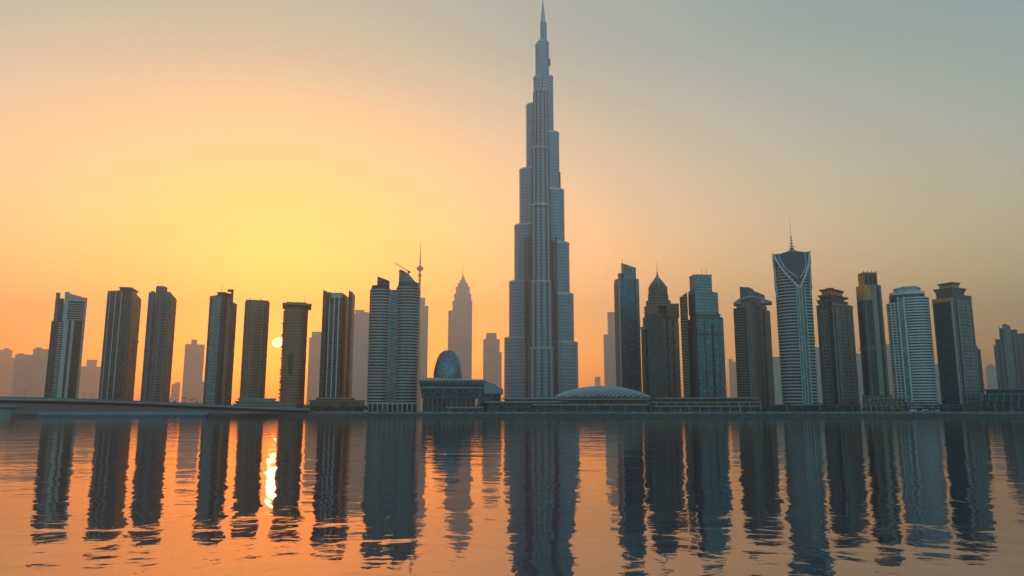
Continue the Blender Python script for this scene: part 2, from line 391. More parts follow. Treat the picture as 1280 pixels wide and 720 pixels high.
t.strip('stone_fin', 'pale', low[0], low[1], 0, zl + 1.5, [(.53, .75), (.87, 1.0)], 1.6)
t.strip('dark_slot', 'dark', low[0], low[1], 0, zl - 12, [(.77, .85)], .5)
t.part('entrance_canopy', 'concrete', rect(X(53), X(99), -6, 2.5), 3.5, 4.4)

# B
t = T('slab_tower', 'broad dark slab tower with thin pale vertical lines and a flat penthouse', 'tower', 122.5, 167.5, 950)
X = t.x; p = corner(X(122.5), X(154), X(167.5), 16); zt = t.z(363, 135)
t.part('glass_body', 'dkglass', p, 0, zt, ztop=[t.z(362.5, 170), t.z(369, 177), t.z(366, 170), t.z(362.5, 136)])
A = (p[3], p[0]); B = (p[0], p[1])
t.strip('panel_face', 'slatefc', *A, 0, zt - 1, [(0.02, .58)], .5)
t.strip('light_fin', 'pale', *A, 0, zt + 1, [(.1, .13), (.33, .365), (.56, .6), (0, .02)], 1.1)
t.strip('stone_face', 'brownfc', *B, 0, t.z(370, 177), [(.03, .95)], .6)
t.strip('corner_fin', 'grey', *A, 0, zt + 1, [(.965, .995)], .8)
t.strip('recess', 'dark', *B, t.z(440, 160), t.z(376, 170), [(.38, .55)], .75)
t.ledges('sky_terrace', 'pale', *B, .5, .9, t.z(425, 168), t.z(425, 168), 1, 1.6, 2.2)
t.part('penthouse', 'slatefc', corner(X(138), X(152), X(161), 16, 8), zt - 3, t.z(357.5, 160), label='flat roofed penthouse'); 
t.part('penthouse_roof', 'grey', corner(X(136), X(153), X(163), 16, 7), t.z(359.5, 160), t.z(358.3, 160))

# C
t = T('ribbed_tower', 'grey ribbed tower with a square roof tank, third near tower from the left', 'tower', 175.5, 212, 960)
X = t.x; p = corner(X(175.5), X(202), X(212), 20); zt = t.z(366, 195)
t.part('body', 'greyfc', p, 0, zt, ztop=[t.z(364, 207), t.z(371, 221), t.z(367, 214), t.z(365.5, 188)])
A = (p[3], p[0]); B = (p[0], p[1])
t.strip('rib', 'grey', *A, 0, zt + 1.5, [(.0, .05), (.2, .25), (.42, .47), (.62, .67), (.94, 1)], 1.4)
t.strip('glazed_bay', 'slatefc', *A, 0, zt - 12, [(.26, .41), (.68, .93)], .8)
t.ledges('balcony', 'concrete', *A, .68, .93, 6, zt - 14, 36, .8, 1.6)
t.strip('stone_face', 'brownfc', *B, 0, t.z(371, 219), [(.04, .97)], .5)
t.part('roof_tank', 'greyfc', corner(X(184), X(194), X(199), 20, 7), zt - 2, t.z(356.5, 205))
t.box('parapet', 'grey', X(177.5), X(183), 6, 12, zt - 2, t.z(363, 190))

# D
t = T('teal_faced_tower', 'tower with pale blue green left face, brown right face and hooked roof horn', 'tower', 254, 289.5, 950)
X = t.x; p = corner(X(254), X(272), X(289.5), 30); zt = t.z(369, 268)
t.part('body', 'slatefc', p, 0, zt, ztop=[t.z(367, 283), t.z(378, 295), t.z(372, 285), t.z(369, 263)])
A = (p[3], p[0]); B = (p[0], p[1])
t.strip('panel_face', 'tealpan', *A, 0, zt - .5, [(.14, .82)], .7)
t.strip('edge_fin', 'brown', *A, 0, zt, [(0, .1)], .9)
t.strip('dark_bay', 'dark', *B, 0, t.z(373, 286), [(.02, .2)], .4)
t.strip('stone_rib', 'tan', *B, 0, t.z(371, 287), [(.24, .42)], 1.3)
t.strip('stone_face', 'brownfc', *B, 0, t.z(376, 292), [(.45, .98)], .6)
t.part('roof_block', 'slate', corner(X(263), X(272), X(281), 30, 6), zt - 4, t.z(364, 275))
t.part('roof_slab', 'grey', corner(X(262), X(272), X(282), 30, 5), t.z(365, 275), t.z(363.8, 275))
t.box('horn', 'brown', X(280.5), X(284), 10, 18, zt - 8, t.z(360, 287)); t.box('horn_cap', 'brown', X(276), X(284), 10, 18, t.z(362.4, 287), t.z(360, 287))
t.mast('antenna', 'dark', X(268.5), 14, zt, t.z(353, 273), .35)

# E
t = T('speckled_tower', 'sun bloom tinted tower speckled with small balconies and a ragged roofline, left of the sun', 'tower', 299, 331, 940)
X = t.x; p = corner(X(299), X(309), X(331), 55); zt = t.z(375, 322)
p = [p[0]] + [((p[0][0] * (1 - k) + p[1][0] * k), (p[0][1] * (1 - k) + p[1][1] * k) - 3.2 * math.sin(math.pi * k)) for k in (.25, .5, .75)] + p[1:]
t.part('body', 'bloomfc', p, 0, zt)
A = (p[-1], p[0])
t.ledges('balcony', 'tan', *A, .08, .45, 10, zt - 5, 36, 1.2, 1.5)
t.ledges('side_balcony', 'tan', p[0], p[1], .15, .8, 11, zt - 6, 36, 1.0, 1.3)
t.strip('stone_rib', 'tan', *A, 0, zt, [(.5, .62), (.88, 1)], 1.1)
t.strip('stone_rib', 'tan', p[2], p[3], 0, zt, [(.3, .5)], 1.1)
for k in range(7): t.box('roof_post', 'tan', X(301 + 4.3 * k), X(302.2 + 4.3 * k), 8 + 1.5 * (k % 3), 10 + 1.5 * (k % 3), zt, zt + 1.4 + (k * 5 % 3) * 1.1)
t.box('roof_wall', 'tan', X(300), X(329.5), 9, 14, zt - 1, zt + 1.2)

# F
t = T('curved_balcony_tower', 'sun bloom tinted tower with curved balcony floors and an overhanging flat roof, beside the sun', 'tower', 348, 382, 930)
X = t.x; p = oval(X(349.5), X(379), 0, 38, 22, .75); zt = t.z(384, 370)
t.part('body', 'bloomfc', p, 0, zt)
t.slabs('floor_slab', 'tan', p, 12, zt - 5, 34, 1.3, 1.2)
for k in range(22):
    z = 8 + k * 4.9
    if k < 10 or k % 3 == 0: t.box('balcony', 'tan', X(347.3), X(350.5), 15, 24, z, z + 1.5)
t.part('side_wall', 'tan', rect(X(377.5), X(380.5), 12, 30), 0, t.z(383, 384))
t.part('attic', 'tan', oval(X(352), X(377), 3, 35, 22, .75), zt - 3, t.z(381, 370))
t.part('roof_canopy', 'tan', rect(X(347), X(384.5), -6, 42), t.z(381.8, 370), t.z(379.6, 370), label='overhanging flat roof')
t.part('upper_roof', 'tan', rect(X(352), X(378), 4, 34), t.z(379.8, 370), t.z(377, 370))
t.mast('antenna', 'dark', X(375.5), 14, zt, t.z(365, 379), .35)
t.part('window_bay', 'dkglass', rect(X(358), X(364), -1.9, 3), t.z(468, 362), t.z(442, 362))

# G
t = T('bladed_tower', 'dark tower held between two tall stone blades with white vertical ribs', 'tower', 398, 440, 930)
X = t.x; zt = t.z(366, 425)
p = corner(X(400), X(424), X(437), 12, 2)
t.part('body', 'dkglass', p, 0, zt)
t.part('stone_blade', 'brownfc', [(X(398), 8), (X(403.5), 0), (X(404.5), 12), (X(400), 20)], 0, 0, ztop=[t.z(361, 404), t.z(364, 408), t.z(364, 408), t.z(361, 404)])
t.part('stone_blade', 'brownfc', [(X(431), 0), (X(436), 3), (X(440), 26), (X(433), 26)], 0, 0, ztop=[t.z(363, 436), t.z(364.5, 441), t.z(365.5, 444), t.z(363, 436)])
A = (p[3], p[0])
t.strip('light_rib', 'white', *A, 0, zt - 2, [(.28, .335), (.53, .585), (.78, .835)], 1.3)
t.strip('ribbed_bay', 'slatefc', *A, 0, zt - 6, [(.34, .52), (.59, .77), (.1, .27)], .6)
t.ledges('balcony', 'grey', *A, .34, .52, 8, zt - 8, 36, .7, 1.2)
t.strip('crown_panel', 'pale', *A, zt - 6, zt + .5, [(.15, .95)], 1.0)
t.part('curved_sign_wall', 'redbrown', oval(X(405), X(409), 0, 10, 12), zt - 12, t.z(365, 411))
t.strip('dark_bay', 'slate', p[0], p[1], 0, zt - 5, [(.05, .4)], .5)

# H: twin lobed tower
t = T('twin_lobed_tower', 'two lobed dark tower banded with pale balconies, with a curved glass sail on top', 'tower', 458, 522, 820)
X = t.x; z1 = t.z(359, 475); z2 = t.z(356, 510); L1 = oval(X(458.5), X(484.5), 2, 30, 22, .7); L2 = oval(X(493), X(521.5), 0, 34, 22, .7)
t.part('left_lobe', 'dkglass', L1, 9, z1); t.part('right_lobe', 'dkglass', L2, 9, z2)
t.part('glass_recess', 'bluegl', rect(X(480), X(497), 6, 28), 9, t.z(361, 490))
t.slabs('balcony', 'pale', L1, 13, z1 - 3, 38, 1.1, 1.0); t.slabs('balcony', 'pale', L2, 13, z2 - 3, 39, 1.1, 1.0)
t.strip('mullion', 'grey', (X(480), 6), (X(497), 6), 9, t.z(362, 490), [(.35, .42), (.6, .67)], .8)
for i in range(40):
    z = 14 + i * (z1 - 20) / 39
    if i % 2 == 0: t.box('link_balcony', 'grey', X(486), X(492.5), 4.6, 6, z, z + 1)
t.part('left_attic', 'slatefc', oval(X(459.5), X(483), 3, 29, 22, .7), z1, z1 + 3)
t.part('left_horn', 'dkglass', rect(X(467), X(483), 6, 20), z1 + 2, 0, ztop=[t.z(344, 472), t.z(350, 487), t.z(350, 487), t.z(344, 472)], label='wedge shaped glass horn')
# the sail: a curved wedge
N = 8; lo = [(X(495) + (X(520) - X(495)) * k / N, 8 - 5 * math.sin(math.pi * k / N)) for k in range(N + 1)]
zs = [t.z(335 + 20 * (k / N) ** 1.5, 500) for k in range(N + 1)]
pts = lo + [(x, y + 16) for x, y in lo[::-1]]
t.part('sail', 'bluegl', pts, z2 - 1, 0, ztop=zs + zs[::-1], label='tall curved glass sail')
t.part('sail_base', 'slate', grow(pts, .5), z2 - 1, z2 + 4)
# arcade at the foot
t.box('arcade_wall', 'slate', X(459.5), X(521), 5, 30, 0, 9)
for k in range(11):
    x = X(459.5) + (X(521.5) - X(459.5)) * k / 10
    t.box('column', 'pale', x - .6, x + .6, -1.5, .2, 0, 10)
    if k < 10:
        wd = (X(521.5) - X(459.5)) / 10; bm = bmesh.new(); pr = None
        for q in range(9):
            a = math.pi * q / 8; c = (x + wd / 2 - wd * .48 * math.cos(a), -1.0, 7 + 2.6 * math.sin(a))
            if pr: tube(bm, pr, c, .4, .4, 6)
            pr = c
        link('arch', bm, 'pale', t.root)
t.box('arcade_beam', 'pale', X(458.5), X(522), -1.6, 1.5, 10, 11.4)

# crane standing on that roof
k = T('tower_crane', 'small luffing crane with its jib raised left over the roof of the two lobed tower', 'crane', 505, 512, 826, gz=GZ)
k.root.location.z = GZ + z2
pz = lambda px, py: (k.pt(px, py)[0], 0, k.pt(px, py)[1] - z2)
bm = bmesh.new(); a = pz(511, 337); tube(bm, (a[0], 12, 0), (a[0], 12, a[2]), .7); link('mast', bm, 'tan', k.root)
bm = bmesh.new(); b = pz(493, 326); tube(bm, (a[0], 12, a[2]), (b[0], 12, b[2]), .55, .35); link('jib', bm, 'tan', k.root)
bm = bmesh.new(); bx(bm, a[0] - 1.6, a[0] + 1.8, 11, 13, a[2] - 1.5, a[2] + .8); link('counterweight', bm, 'concrete', k.root)

# egg and glass hall
t = T('egg_shaped_pavilion', 'blue green egg shaped glass dome rising behind the wide glass hall', 'dome building', 541, 577.5, 800)
c = t.x(559.3); r = (t.x(577.5) - t.x(541)) / 2; zb = t.z(473, 560); zt = t.z(436, 560)
bm = bmesh.new(); H = zt - zb
lathe(bm, [(r * .97, 0), (r * .99, zb)] + [(r * math.cos(R(a)) ** .8, zb + H * math.sin(R(a))) for a in range(4, 90, 7)] + [(.3, zt)], 32, c, 20)
m, kk, b_ = newmat('patterned dome glass'); tcd = kk.new('ShaderNodeTexCoord'); vo = kk.new('ShaderNodeTexVoronoi', feature='DISTANCE_TO_EDGE'); vo.inputs['Scale'].default_value = .33
kk.l.new(tcd.outputs['Object'], vo.inputs[0]); mk = kk.m('LESS_THAN', vo.outputs[0], .09)
kk.put(b_.inputs['Base Color'], kk.mix(mk, (.07, .14, .18), (.24, .33, .36))); kk.put(b_.inputs['Metallic'], .5); b_.inputs['Roughness'].default_value = .3
M['eggmat'] = m; link('shell', bm, 'eggmat', t.root, True)
for q in range(10):
    a0 = q * math.pi / 5; bm = bmesh.new(); pr = None
    for s_ in range(12):
        al = R(s_ * 8); rr = r * max(.02, math.cos(al)) ** .8 + .15; an = a0 + s_ * .09; cc = (c + rr * math.cos(an), 20 + rr * math.sin(an), zb + H * math.sin(al))
        if pr: tube(bm, pr, cc, .28, .28, 5)
        pr = cc
    link('spiral_rib', bm, 'tealroof', t.root)

t = T('glass_hall', 'wide low blue green glass hall with a flaring front and patterned eaves', 'hall', 525, 629, 740)
X = t.x; zr = t.z(476.5, 560); zm = t.z(497, 560)
t.part('upper_wall', 'tealgl', rect(X(527), X(598), 0, 46), zm, zr, top=rect(X(524), X(606), -5, 46))
t.part('ground_wall', 'dkglass', rect(X(528), X(594), 4, 45), 0, zm)
for q in range(12): x = X(528.5) + (X(595) - X(528.5)) * q / 11; t.box('column', 'concrete', x - .3, x + .3, .6, 1.6, 0, zm)
t.part('floor_band', 'tealroof', rect(X(526.6), X(599), -1.2, 45), zm + 4, zm + 5.5); t.part('floor_band', 'tealroof', rect(X(525.4), X(602.5), -3.2, 45), zm + 9, zm + 10)
t.part('lower_band', 'slate', rect(X(527), X(597.6), -.5, 45.4), zm - .6, zm + .3)
t.part('eaves', 'tealroof', rect(X(523.5), X(606.5), -6, 46), zr, zr + 1.2)
for q in range(38):
    x = X(525) + (X(605) - X(525)) * q / 38; t.box('eaves_bracket', 'concrete' if q % 2 else 'dark', x, x + 1.0, -6.3, -5.5, zr - 2.4, zr - .1)
t.part('roof', 'tealroof', rect(X(523.5), X(606.5), -5.5, 46), zr + 1.2, 0, top=rect(X(527), X(605), 6, 44), ztop=[t.z(471.5, 545), t.z(474, 600), t.z(472.5, 600), t.z(470.8, 545)], label='pale sloping roof')
# right wing with a falling roof
zw = [t.z(476, 606), t.z(486, 629)]
wg = [(X(598), 3), (X(626), 12), (X(626), 44), (X(598), 44)]
t.part('wing_wall', 'slatefc', wg, 0, 0, ztop=[zw[0] - 4, zw[1] - 5, zw[1] - 5, zw[0] - 4])
t.part('wing_roof', 'tealroof', [(X(605), -5), (X(629.5), 8), (X(629.5), 46), (X(606), 46)], zw[1] - 5, 0, ztop=[zw[0], zw[1], zw[1], zw[0]], label='dark falling roof of the right wing')
t.part('prow', 'bluegl', [(X(594), 2), (X(598), .5), (X(612), 9), (X(612), 20)], 0, zr - 1, top=[(X(602), -3), (X(606), -5), (X(620), 6), (X(620), 18)], ztop=[zr, zr, zw[1] + 4, zw[1] + 4])
# ------------------------------------------------------------------ right bank of towers
# J
t = T('slanted_crown_tower', 'slim blue green glass tower with a slanted crown, right of the tallest skyscraper', 'tower', 771, 803, 980)
X = t.x; p = corner(X(771), X(778.5), X(803), 62, 0); zt = t.z(347, 790)
t.part('body', 'tealgl', p, 0, zt)
t.strip('stone_side', 'brownfc', p[3], p[0], 0, t.z(352, 774), [(0, .8)], .7); t.strip('edge_fin', 'pale', p[3], p[0], 0, zt + 2, [(.86, .97)], 1.2)
t.strip('glass_bay', 'bluegl', p[0], p[1], 0, zt - 1, [(.82, .98)], .8); t.strip('edge_fin', 'slate', p[0], p[1], 0, zt, [(.78, .81)], .9)
t.part('crown', 'bluegl', corner(X(780.5), X(784), X(799.5), 62, 3), zt, 0, ztop=[t.z(329, 783), t.z(332.5, 795), t.z(331, 795), t.z(327, 779)], label='slanted glass crown')
t.part('shoulder', 'slatefc', corner(X(776), X(780), X(799), 62, 2), zt, t.z(341, 777), ztop=[t.z(341, 777), zt + .5, zt + .5, t.z(340, 777)])
t.mast('antenna', 'dark', X(782.5), 10, t.z(332, 779), t.z(320, 779.5), .3)

# K
t = T('domed_tower', 'dark glass tower topped by brown stepped storeys and a pointed dome with a spire', 'tower', 803.5, 855, 900)
X = t.x; zl = t.z(409, 806); zm = t.z(395, 830)
p = corner(X(806), X(826), X(853.5), 22, 3)
t.part('body', 'tealgl', p, 0, zm)
t.box('low_wing', 'slatefc', X(803.5), X(809), 6, 30, 0, zl); t.box('centre_bay', 'dkglass', X(812), X(832), -2, 14, 0, t.z(392, 822))
t.strip('rib', 'slate', p[0], p[1], 0, zm, [(.1, .14), (.4, .44), (.7, .74)], .8)
t.strip('wing_roof', 'tan', (X(803), 6), (X(815), 4), zl - 2, zl + 1, [(0, 1)], 1)
z = zm
t.part('unfinished_storeys', 'scaf', corner(X(808.5), X(826), X(853), 22, 4), zm, t.z(381, 830), label='unfinished brown storeys')
t.part('right_turret', 'scaf', rect(X(838), X(853), 6, 20), zm, t.z(378.5, 845))
t.part('stepped_storey', 'scaf', oval(X(810.5), X(843), 5, 32, 16, .7), t.z(381, 830), t.z(374, 828))
t.part('stepped_storey', 'scaf', oval(X(813.5), X(840), 7, 30, 16, .8), t.z(374, 828), t.z(365.5, 828))
t.part('drum', 'scaf', oval(X(815), X(838.5), 8, 29, 16), t.z(365.5, 828), t.z(356, 828))
for q in range(12):
    a = q * math.pi / 6; c = (X(815) + X(838.5)) / 2; rr = (X(838.5) - X(815)) / 2 + .3
    t.box('drum_post', 'tan', c + rr * math.cos(a) - .4, c + rr * math.cos(a) + .4, 18.5 + 10.8 * math.sin(a) - .4, 18.5 + 10.8 * math.sin(a) + .4, t.z(365.5, 828), t.z(354.5, 828))
c = X(826.5); bm = bmesh.new(); rr = (X(837) - X(816)) / 2
zd = [t.z(y, 822) for y in (356, 352.5, 349, 346.5, 344, 341.5)]
lathe(bm, list(zip([rr, rr * .94, rr * .66, rr * .44, rr * .26, rr * .12], zd)), 20, c, 18.5); link('pointed_dome', bm, 'brown', t.root)
for q in range(12):
    a = q * math.pi / 6 + .2; bm = bmesh.new(); pr = None
    for f_, zz in zip([1, .94, .66, .44, .26, .12], zd):
        cc = (c + rr * f_ * math.cos(a), 18.5 + rr * f_ * math.sin(a), zz)
        if pr: tube(bm, pr, cc, .3, .3, 5)
        pr = cc
    link('dome_rib', bm, 'pale', t.root)
bm = bmesh.new(); lathe(bm, [(1.1, zd[-1] - 1), (1.4, zd[-1] + 1), (.7, zd[-1] + 2.2), (.8, t.z(337, 822)), (.25, t.z(336, 822)), (.15, t.z(323, 822))], 10, c, 18.5); link('spire', bm, 'dark', t.root)
t.slabs('floor_slab', 'tan', corner(X(808.5), X(826), X(853), 22, 4), zm + 1, t.z(382, 830), 4, .7, .6)

# L
t = T('offset_block_tower', 'blue green tower of three stacked glass blocks beside a scalloped balcony slab', 'tower', 854.5, 909, 880)
X = t.x
sc = rect(X(855), X(863.5), 8, 34); zs = t.z(367, 857)
t.part('balcony_slab', 'brownfc', sc, 0, zs, ztop=[t.z(370, 853), t.z(364, 860), t.z(364, 860), t.z(370, 853)]); t.slabs('balcony', 'tan', oval(X(854.5), X(861), 4, 34, 12, .5), 12, zs - 4, 36, 1.2, .6)
zl = t.z(396.5, 880); p = corner(X(863.5), X(874), X(909), 70, 0)
t.part('lower_block', 'tealgl', p, 0, zl); A = (p[3], p[0]); B = (p[0], p[1])
t.strip('brick_face', 'scaf', *A, 0, zl, [(.05, .95)], .5)
t.strip('dark_slot', 'dark', *B, 0, t.z(404, 890), [(.55, .62)], .5); t.strip('edge_fin', 'slate', *B, 0, zl, [(.0, .03), (.3, .32), (.8, .82)], .8)
p2 = corner(X(865), X(874), X(903.5), 70, 1.5); zm = t.z(362.5, 870)
t.part('terrace_storey', 'brown', corner(X(866), X(875), X(905), 70, 2), zl, t.z(391, 880)); t.ledges('terrace_slab', 'tan', *B, 0, .95, zl, zl + 3, 2, .8, 1.2)
t.part('middle_block', 'bluegl', p2, t.z(391, 880), zm, ztop=[t.z(360.5, 862), t.z(364, 898), t.z(363, 890), t.z(361, 862)])
p3 = corner(X(867.5), X(874), X(896.5), 70, 4); zt = t.z(343, 870)
t.part('upper_block', 'bluegl', p3, zm - 2, zt, label='topmost glass block'); t.strip('stone_face', 'tan', p3[3], p3[0], zm, zt + .5, [(.05, .98)], .5)
t.slabs('block_band', 'tealroof', p2, t.z(389, 880), zm - 3, 10, .6, .4); t.slabs('roof_rim', 'tealroof', p3, zt - .6, zt, 2, .8, .5)
t.mast('antenna', 'dark', X(884), 12, zt, t.z(334, 875), .25); t.mast('antenna', 'dark', X(890), 12, zt, t.z(333, 881), .25)

# M
t = T('winged_roof_tower', 'grey tower with banded left face under a winged roof and a tilted box', 'tower', 922, 969.5, 900)
X = t.x; p = corner(X(922), X(942), X(969.5), 24); zt = t.z(384, 935); A = (p[3], p[0]); B = (p[0], p[1])
t.part('body', 'slatefc', p, 0, zt)
t.ledges('balcony', 'tan', *A, .02, .78, 8, zt - 4, 36, 1.3, 1.3)
t.strip('corner_pier', 'grey', *A, 0, zt + 1, [(.84, .99)], 1.5); t.strip('stone_pier', 'tan', *B, 0, zt + 1, [(.0, .22), (.7, .98)], 1.2)
t.strip('stone_pier', 'grey', *B, 0, zt + 1, [(.26, .38)], 1.0)
t.strip('glass_bay', 'dkglass', *B, 0, zt + 4, [(.40, .66)], .5); t.ledges('window_box', 'pale', *B, .5, .58, 8, zt, 40, .8, 1.0)
t.part('attic', 'tan', corner(X(926), X(943), X(966), 24, 3), zt, t.z(377, 937)); 
for sx, xs in ((0, (922.5, 932)), (1, (958, 972))):
    a, b_ = X(xs[0]), X(xs[1]); h0, h1 = (t.z(378, 922), t.z(371.5, 931)) if not sx else (t.z(371.5, 960), t.z(376.5, 966))
    t.part('roof_wing', 'pale', rect(a, b_, 1, 24), min(h0, h1) - 1.6, 0, ztop=[h0, h1, h1, h0])
bm = bmesh.new(); pr = None
for q in range(13):
    f_ = q / 12; px = 924 + 47 * f_; yy = 379 - 8.5 * math.sin(math.pi * f_) ** .8
    cc = (X(px), -1 + 3 * math.sin(math.pi * f_), t.z(yy, px - 5))
    if pr: tube(bm, pr, cc, .8, .8, 6)
    pr = cc
link('roof_arch', bm, 'pale', t.root)
zc = t.z(371, 940)
t.part('roof_box', 'greyfc', corner(X(932), X(942), X(964), 24, 4), t.z(377, 937), 0, ztop=[t.z(359.5, 942), t.z(361.5, 957), t.z(361, 950), t.z(358.5, 928)], label='tilted roof box')
t.part('roof_box_face', 'grey', corner(X(931.5), X(944), X(949), 24, 3.2), t.z(370, 940), 0, ztop=[t.z(358.5, 938), t.z(359.5, 944), t.z(358.5, 944), t.z(357, 928)])

# N
t = T('spired_chevron_tower', 'tall banded tower with a pale V of beams under a disc and spire', 'tower', 977.5, 1024, 860)
X = t.x; p = oval(X(978), X(1023), 0, 44, 28, .62); zt = t.z(330, 990); zr = t.z(316.5, 990)
tp = oval(X(977), X(1024), -1, 45, 28, .62)
t.part('body', 'dkglass', p, 0, zr - 6)
t.slabs('balcony', 'pale', p, 8, t.z(334, 990), 44, 1.5, 1.1)
xm = X(1008); zv = t.z(357, 999)
t.strip('glass_bay', 'bluegl', (xm - 3.4, -.9), (xm + 5.2, -.4), 0, zv, [(0, 1)], 1.2)
for dx in (-4.0, -1.2, 1.8, 5.6): t.box('pale_rib', 'pale', xm + dx, xm + dx + .9, -2.9, -.5, 0, zv + 1)
# V shaped beams and the dark triangle between
xl, xr_ = X(976.5), X(1024.5)
bm = bmesh.new(); uvl = None
prism(bm, [(xl + 1, -.2), (xl + 1.2, .8), (xr_ - 1, .8), (xr_ - .8, -.2)][::1] if 0 else rect(xl + 1.5, xr_ - 1.5, -1.6, .5), 0, 1); bm.free()
bm = bmesh.new(); V = [(xl + .6, zr), (xm + .5, zv), (xr_ - .6, zr)]
fa = [bm.verts.new((x, -1.9, z)) for x, z in V]; fb = [bm.verts.new((x, 3, z)) for x, z in V]
bm.faces.new(fa); bm.faces.new(fb[::-1])
for i in range(3): j = (i + 1) % 3; bm.faces.new((fa[i], fb[i], fb[j], fa[j]))
bmesh.ops.recalc_face_normals(bm, faces=bm.faces); link('dark_gable', bm, 'slate', t.root)
for x0, sg in ((xl, 1), (xr_, -1)):
    for off, dz, rr, bow in ((0, 0, 1.25, 2.2), (5.5, 1, .6, 3.4)):
        bm = bmesh.new(); pr = None; a_ = Vector((x0 + sg * off, -2.3, zr + .5)); b_ = Vector((xm + .5, -2.5, zv - 3 - off * 1.2 if not off else zv + 9))
        if off: b_.x -= sg * 1.0
        for q in range(11):
            f_ = q / 10; cc = a_.lerp(b_, f_); cc.x -= sg * bow * math.sin(math.pi * f_); cc.z -= bow * .6 * math.sin(math.pi * f_)
            if pr is not None: tube(bm, pr, cc, rr, rr, 6)
            pr = cc
        link('beam', bm, 'white', t.root)
    bm = bmesh.new(); pr = None
    for q in range(9):
        f_ = q / 8; cc = Vector((x0 + sg * (2.6 * f_ ** 1.5), -1.5 + 2 * f_, zr - (zr - t.z(372, 985)) * f_))
        if pr is not None: tube(bm, pr, cc, .9, .9, 6)
        pr = cc
    link('beam', bm, 'pale', t.root)
for x0, x1_ in ((xl - .3, xl + 2.2), (xr_ - 2.2, xr_ + .3)): t.part('corner_fin', 'pale', rect(x0, x1_, 6, 24), t.z(360, 980), zr + .5)
t.part('roof', 'slate', p, zr - 6, zr - .5, top=oval(xl + 1, xr_ - 1, 0, 44, 28, .5)); 
c = X(1001.5); zq = lambda y: t.z(y, 989)
bm = bmesh.new(); lathe(bm, [(17, zr - .6), (13, zq(314.5)), (10.5, zq(313.2)), (10.5, zq(311.5)), (7.5, zq(310.5)), (5, zq(309)), (2.2, zq(307.5)), (1.5, zq(305))], 24, c, 22); link('roof_disc', bm, 'grey', t.root)
bm = bmesh.new(); lathe(bm, [(11, zq(313)), (12.5, zq(312.6)), (12.5, zq(312)), (11, zq(311.6))], 24, c, 22); link('disc_rim', bm, 'pale', t.root)
bm = bmesh.new(); tube(bm, (c, 22, zq(308)), (c, 22, zq(290)), .9, .5); tube(bm, (c, 22, zq(290)), (c, 22, zq(266)), .4, .12); link('spire', bm, 'steel', t.root)
for y in (305.5, 303, 299.5, 296, 292): 
    bm = bmesh.new(); lathe(bm, [(1, zq(y) - .4), (3.4 - (305 - y) * .13, zq(y)), (1, zq(y) + .6)], 10, c, 22); link('antenna_ring', bm, 'steel', t.root)

# O
t = T('pagoda_roof_tower', 'dark grid windowed tower with two flaring red brown roof tiers, right of the spired tower', 'tower', 1028, 1075, 900)
X = t.x; p = corner(X(1028.5), X(1048), X(1074.5), 25); zt = t.z(378, 1040); A = (p[3], p[0]); B = (p[0], p[1])
t.part('body', 'slatefc', p, 0, zt, ztop=[t.z(376, 1042), t.z(376, 1065), t.z(378, 1050), t.z(381, 1021)])
t.strip('window_grid', 'gridfc', *B, 0, zt - 3, [(.2, .9)], .8); t.strip('stone_pier', 'tan', *B, 0, zt, [(.0, .04), (.14, .19), (.91, .99)], 1.3); t.strip('mid_pier', 'brown', *B, 0, zt - 3, [(.42, .45), (.66, .69)], 1.2)
t.strip('window_grid', 'gridfc', *A, 0, zt - 6, [(.22, .62)], .5); t.strip('stone_pier', 'brown', *A, 0, zt - 2, [(0, .16), (.66, .74)], 1.0)
t.strip('parapet', 'tan', *B, zt - 3, zt + .6, [(0, 1)], 1.6)
for a, b_, y1, y2 in ((1029.5, 1069, 378, 373), (1031, 1070, 369.5, 367)):
    pp = corner(X(a + 1), X(1047), X(b_ - 1), 25, 4); t.part('roof_tier', 'brown', pp, t.z(y1, 1040), t.z(y2, 1040), top=grow(pp, 1.6))
pp = corner(X(1033), X(1048), X(1065), 25, 6); t.part('attic', 'dkglass', pp, t.z(373, 1040), t.z(369.5, 1040))
t.part('upper_attic', 'sunlit', corner(X(1036), X(1048), X(1063), 25, 8), t.z(367, 1040), t.z(362.5, 1040)); pp = corner(X(1035), X(1048), X(1063.5), 25, 7.5)
t.part('top_roof', 'brown', pp, t.z(362.5, 1040), t.z(359.5, 1040), top=grow(pp, 1.8), label='top flaring roof')
t.box('roof_plant', 'redbrown', X(1041), X(1052), 14, 22, t.z(360, 1040), t.z(357.5, 1040))

# P
t = T('sunlit_topped_tower', 'slim dark striped tower with a copper orange painted head and a square open crown', 'tower', 1080.5, 1114, 880)
X = t.x; p = corner(X(1081), X(1090), X(1112.5), 63); zt = t.z(356, 1085); A = (p[3], p[0]); B = (p[0], p[1])
zh = t.z(375, 1085)
t.part('body', 'dkglass', p, 0, zt)
t.strip('head_cladding', 'sunlit', *A, zh, zt + .5, [(.0, 1)], .8); t.strip('head_cladding', 'sunlit', *B, zh, zt + .5, [(.0, .42)], .8)  # sunlight on the head painted as orange cladding
t.strip('stone_pier', 'brown', *A, 0, zh, [(0, .12), (.8, 1)], .9); t.strip('stone_pier', 'tan', *B, 0, zt, [(.43, .7)], 1.3); t.strip('stone_pier', 'brown', *B, 0, zh, [(.0, .08), (.93, 1)], 1.0)
t.strip('stone_pier', 'brown', *B, 0, zt, [(.86, .98)], 1.4)
t.slabs('belt', 'tan', p, t.z(437, 1095), t.z(434, 1095), 2, 1.0, 1.6)
pc = corner(X(1084.5), X(1091), X(1108.5), 63, 3)
t.part('crown_core', 'dkglass', corner(X(1086), X(1092), X(1107), 63, 5), zt, t.z(343, 1085))
A2, B2 = (pc[3], pc[0]), (pc[0], pc[1])
zc = t.z(339.5, 1085)
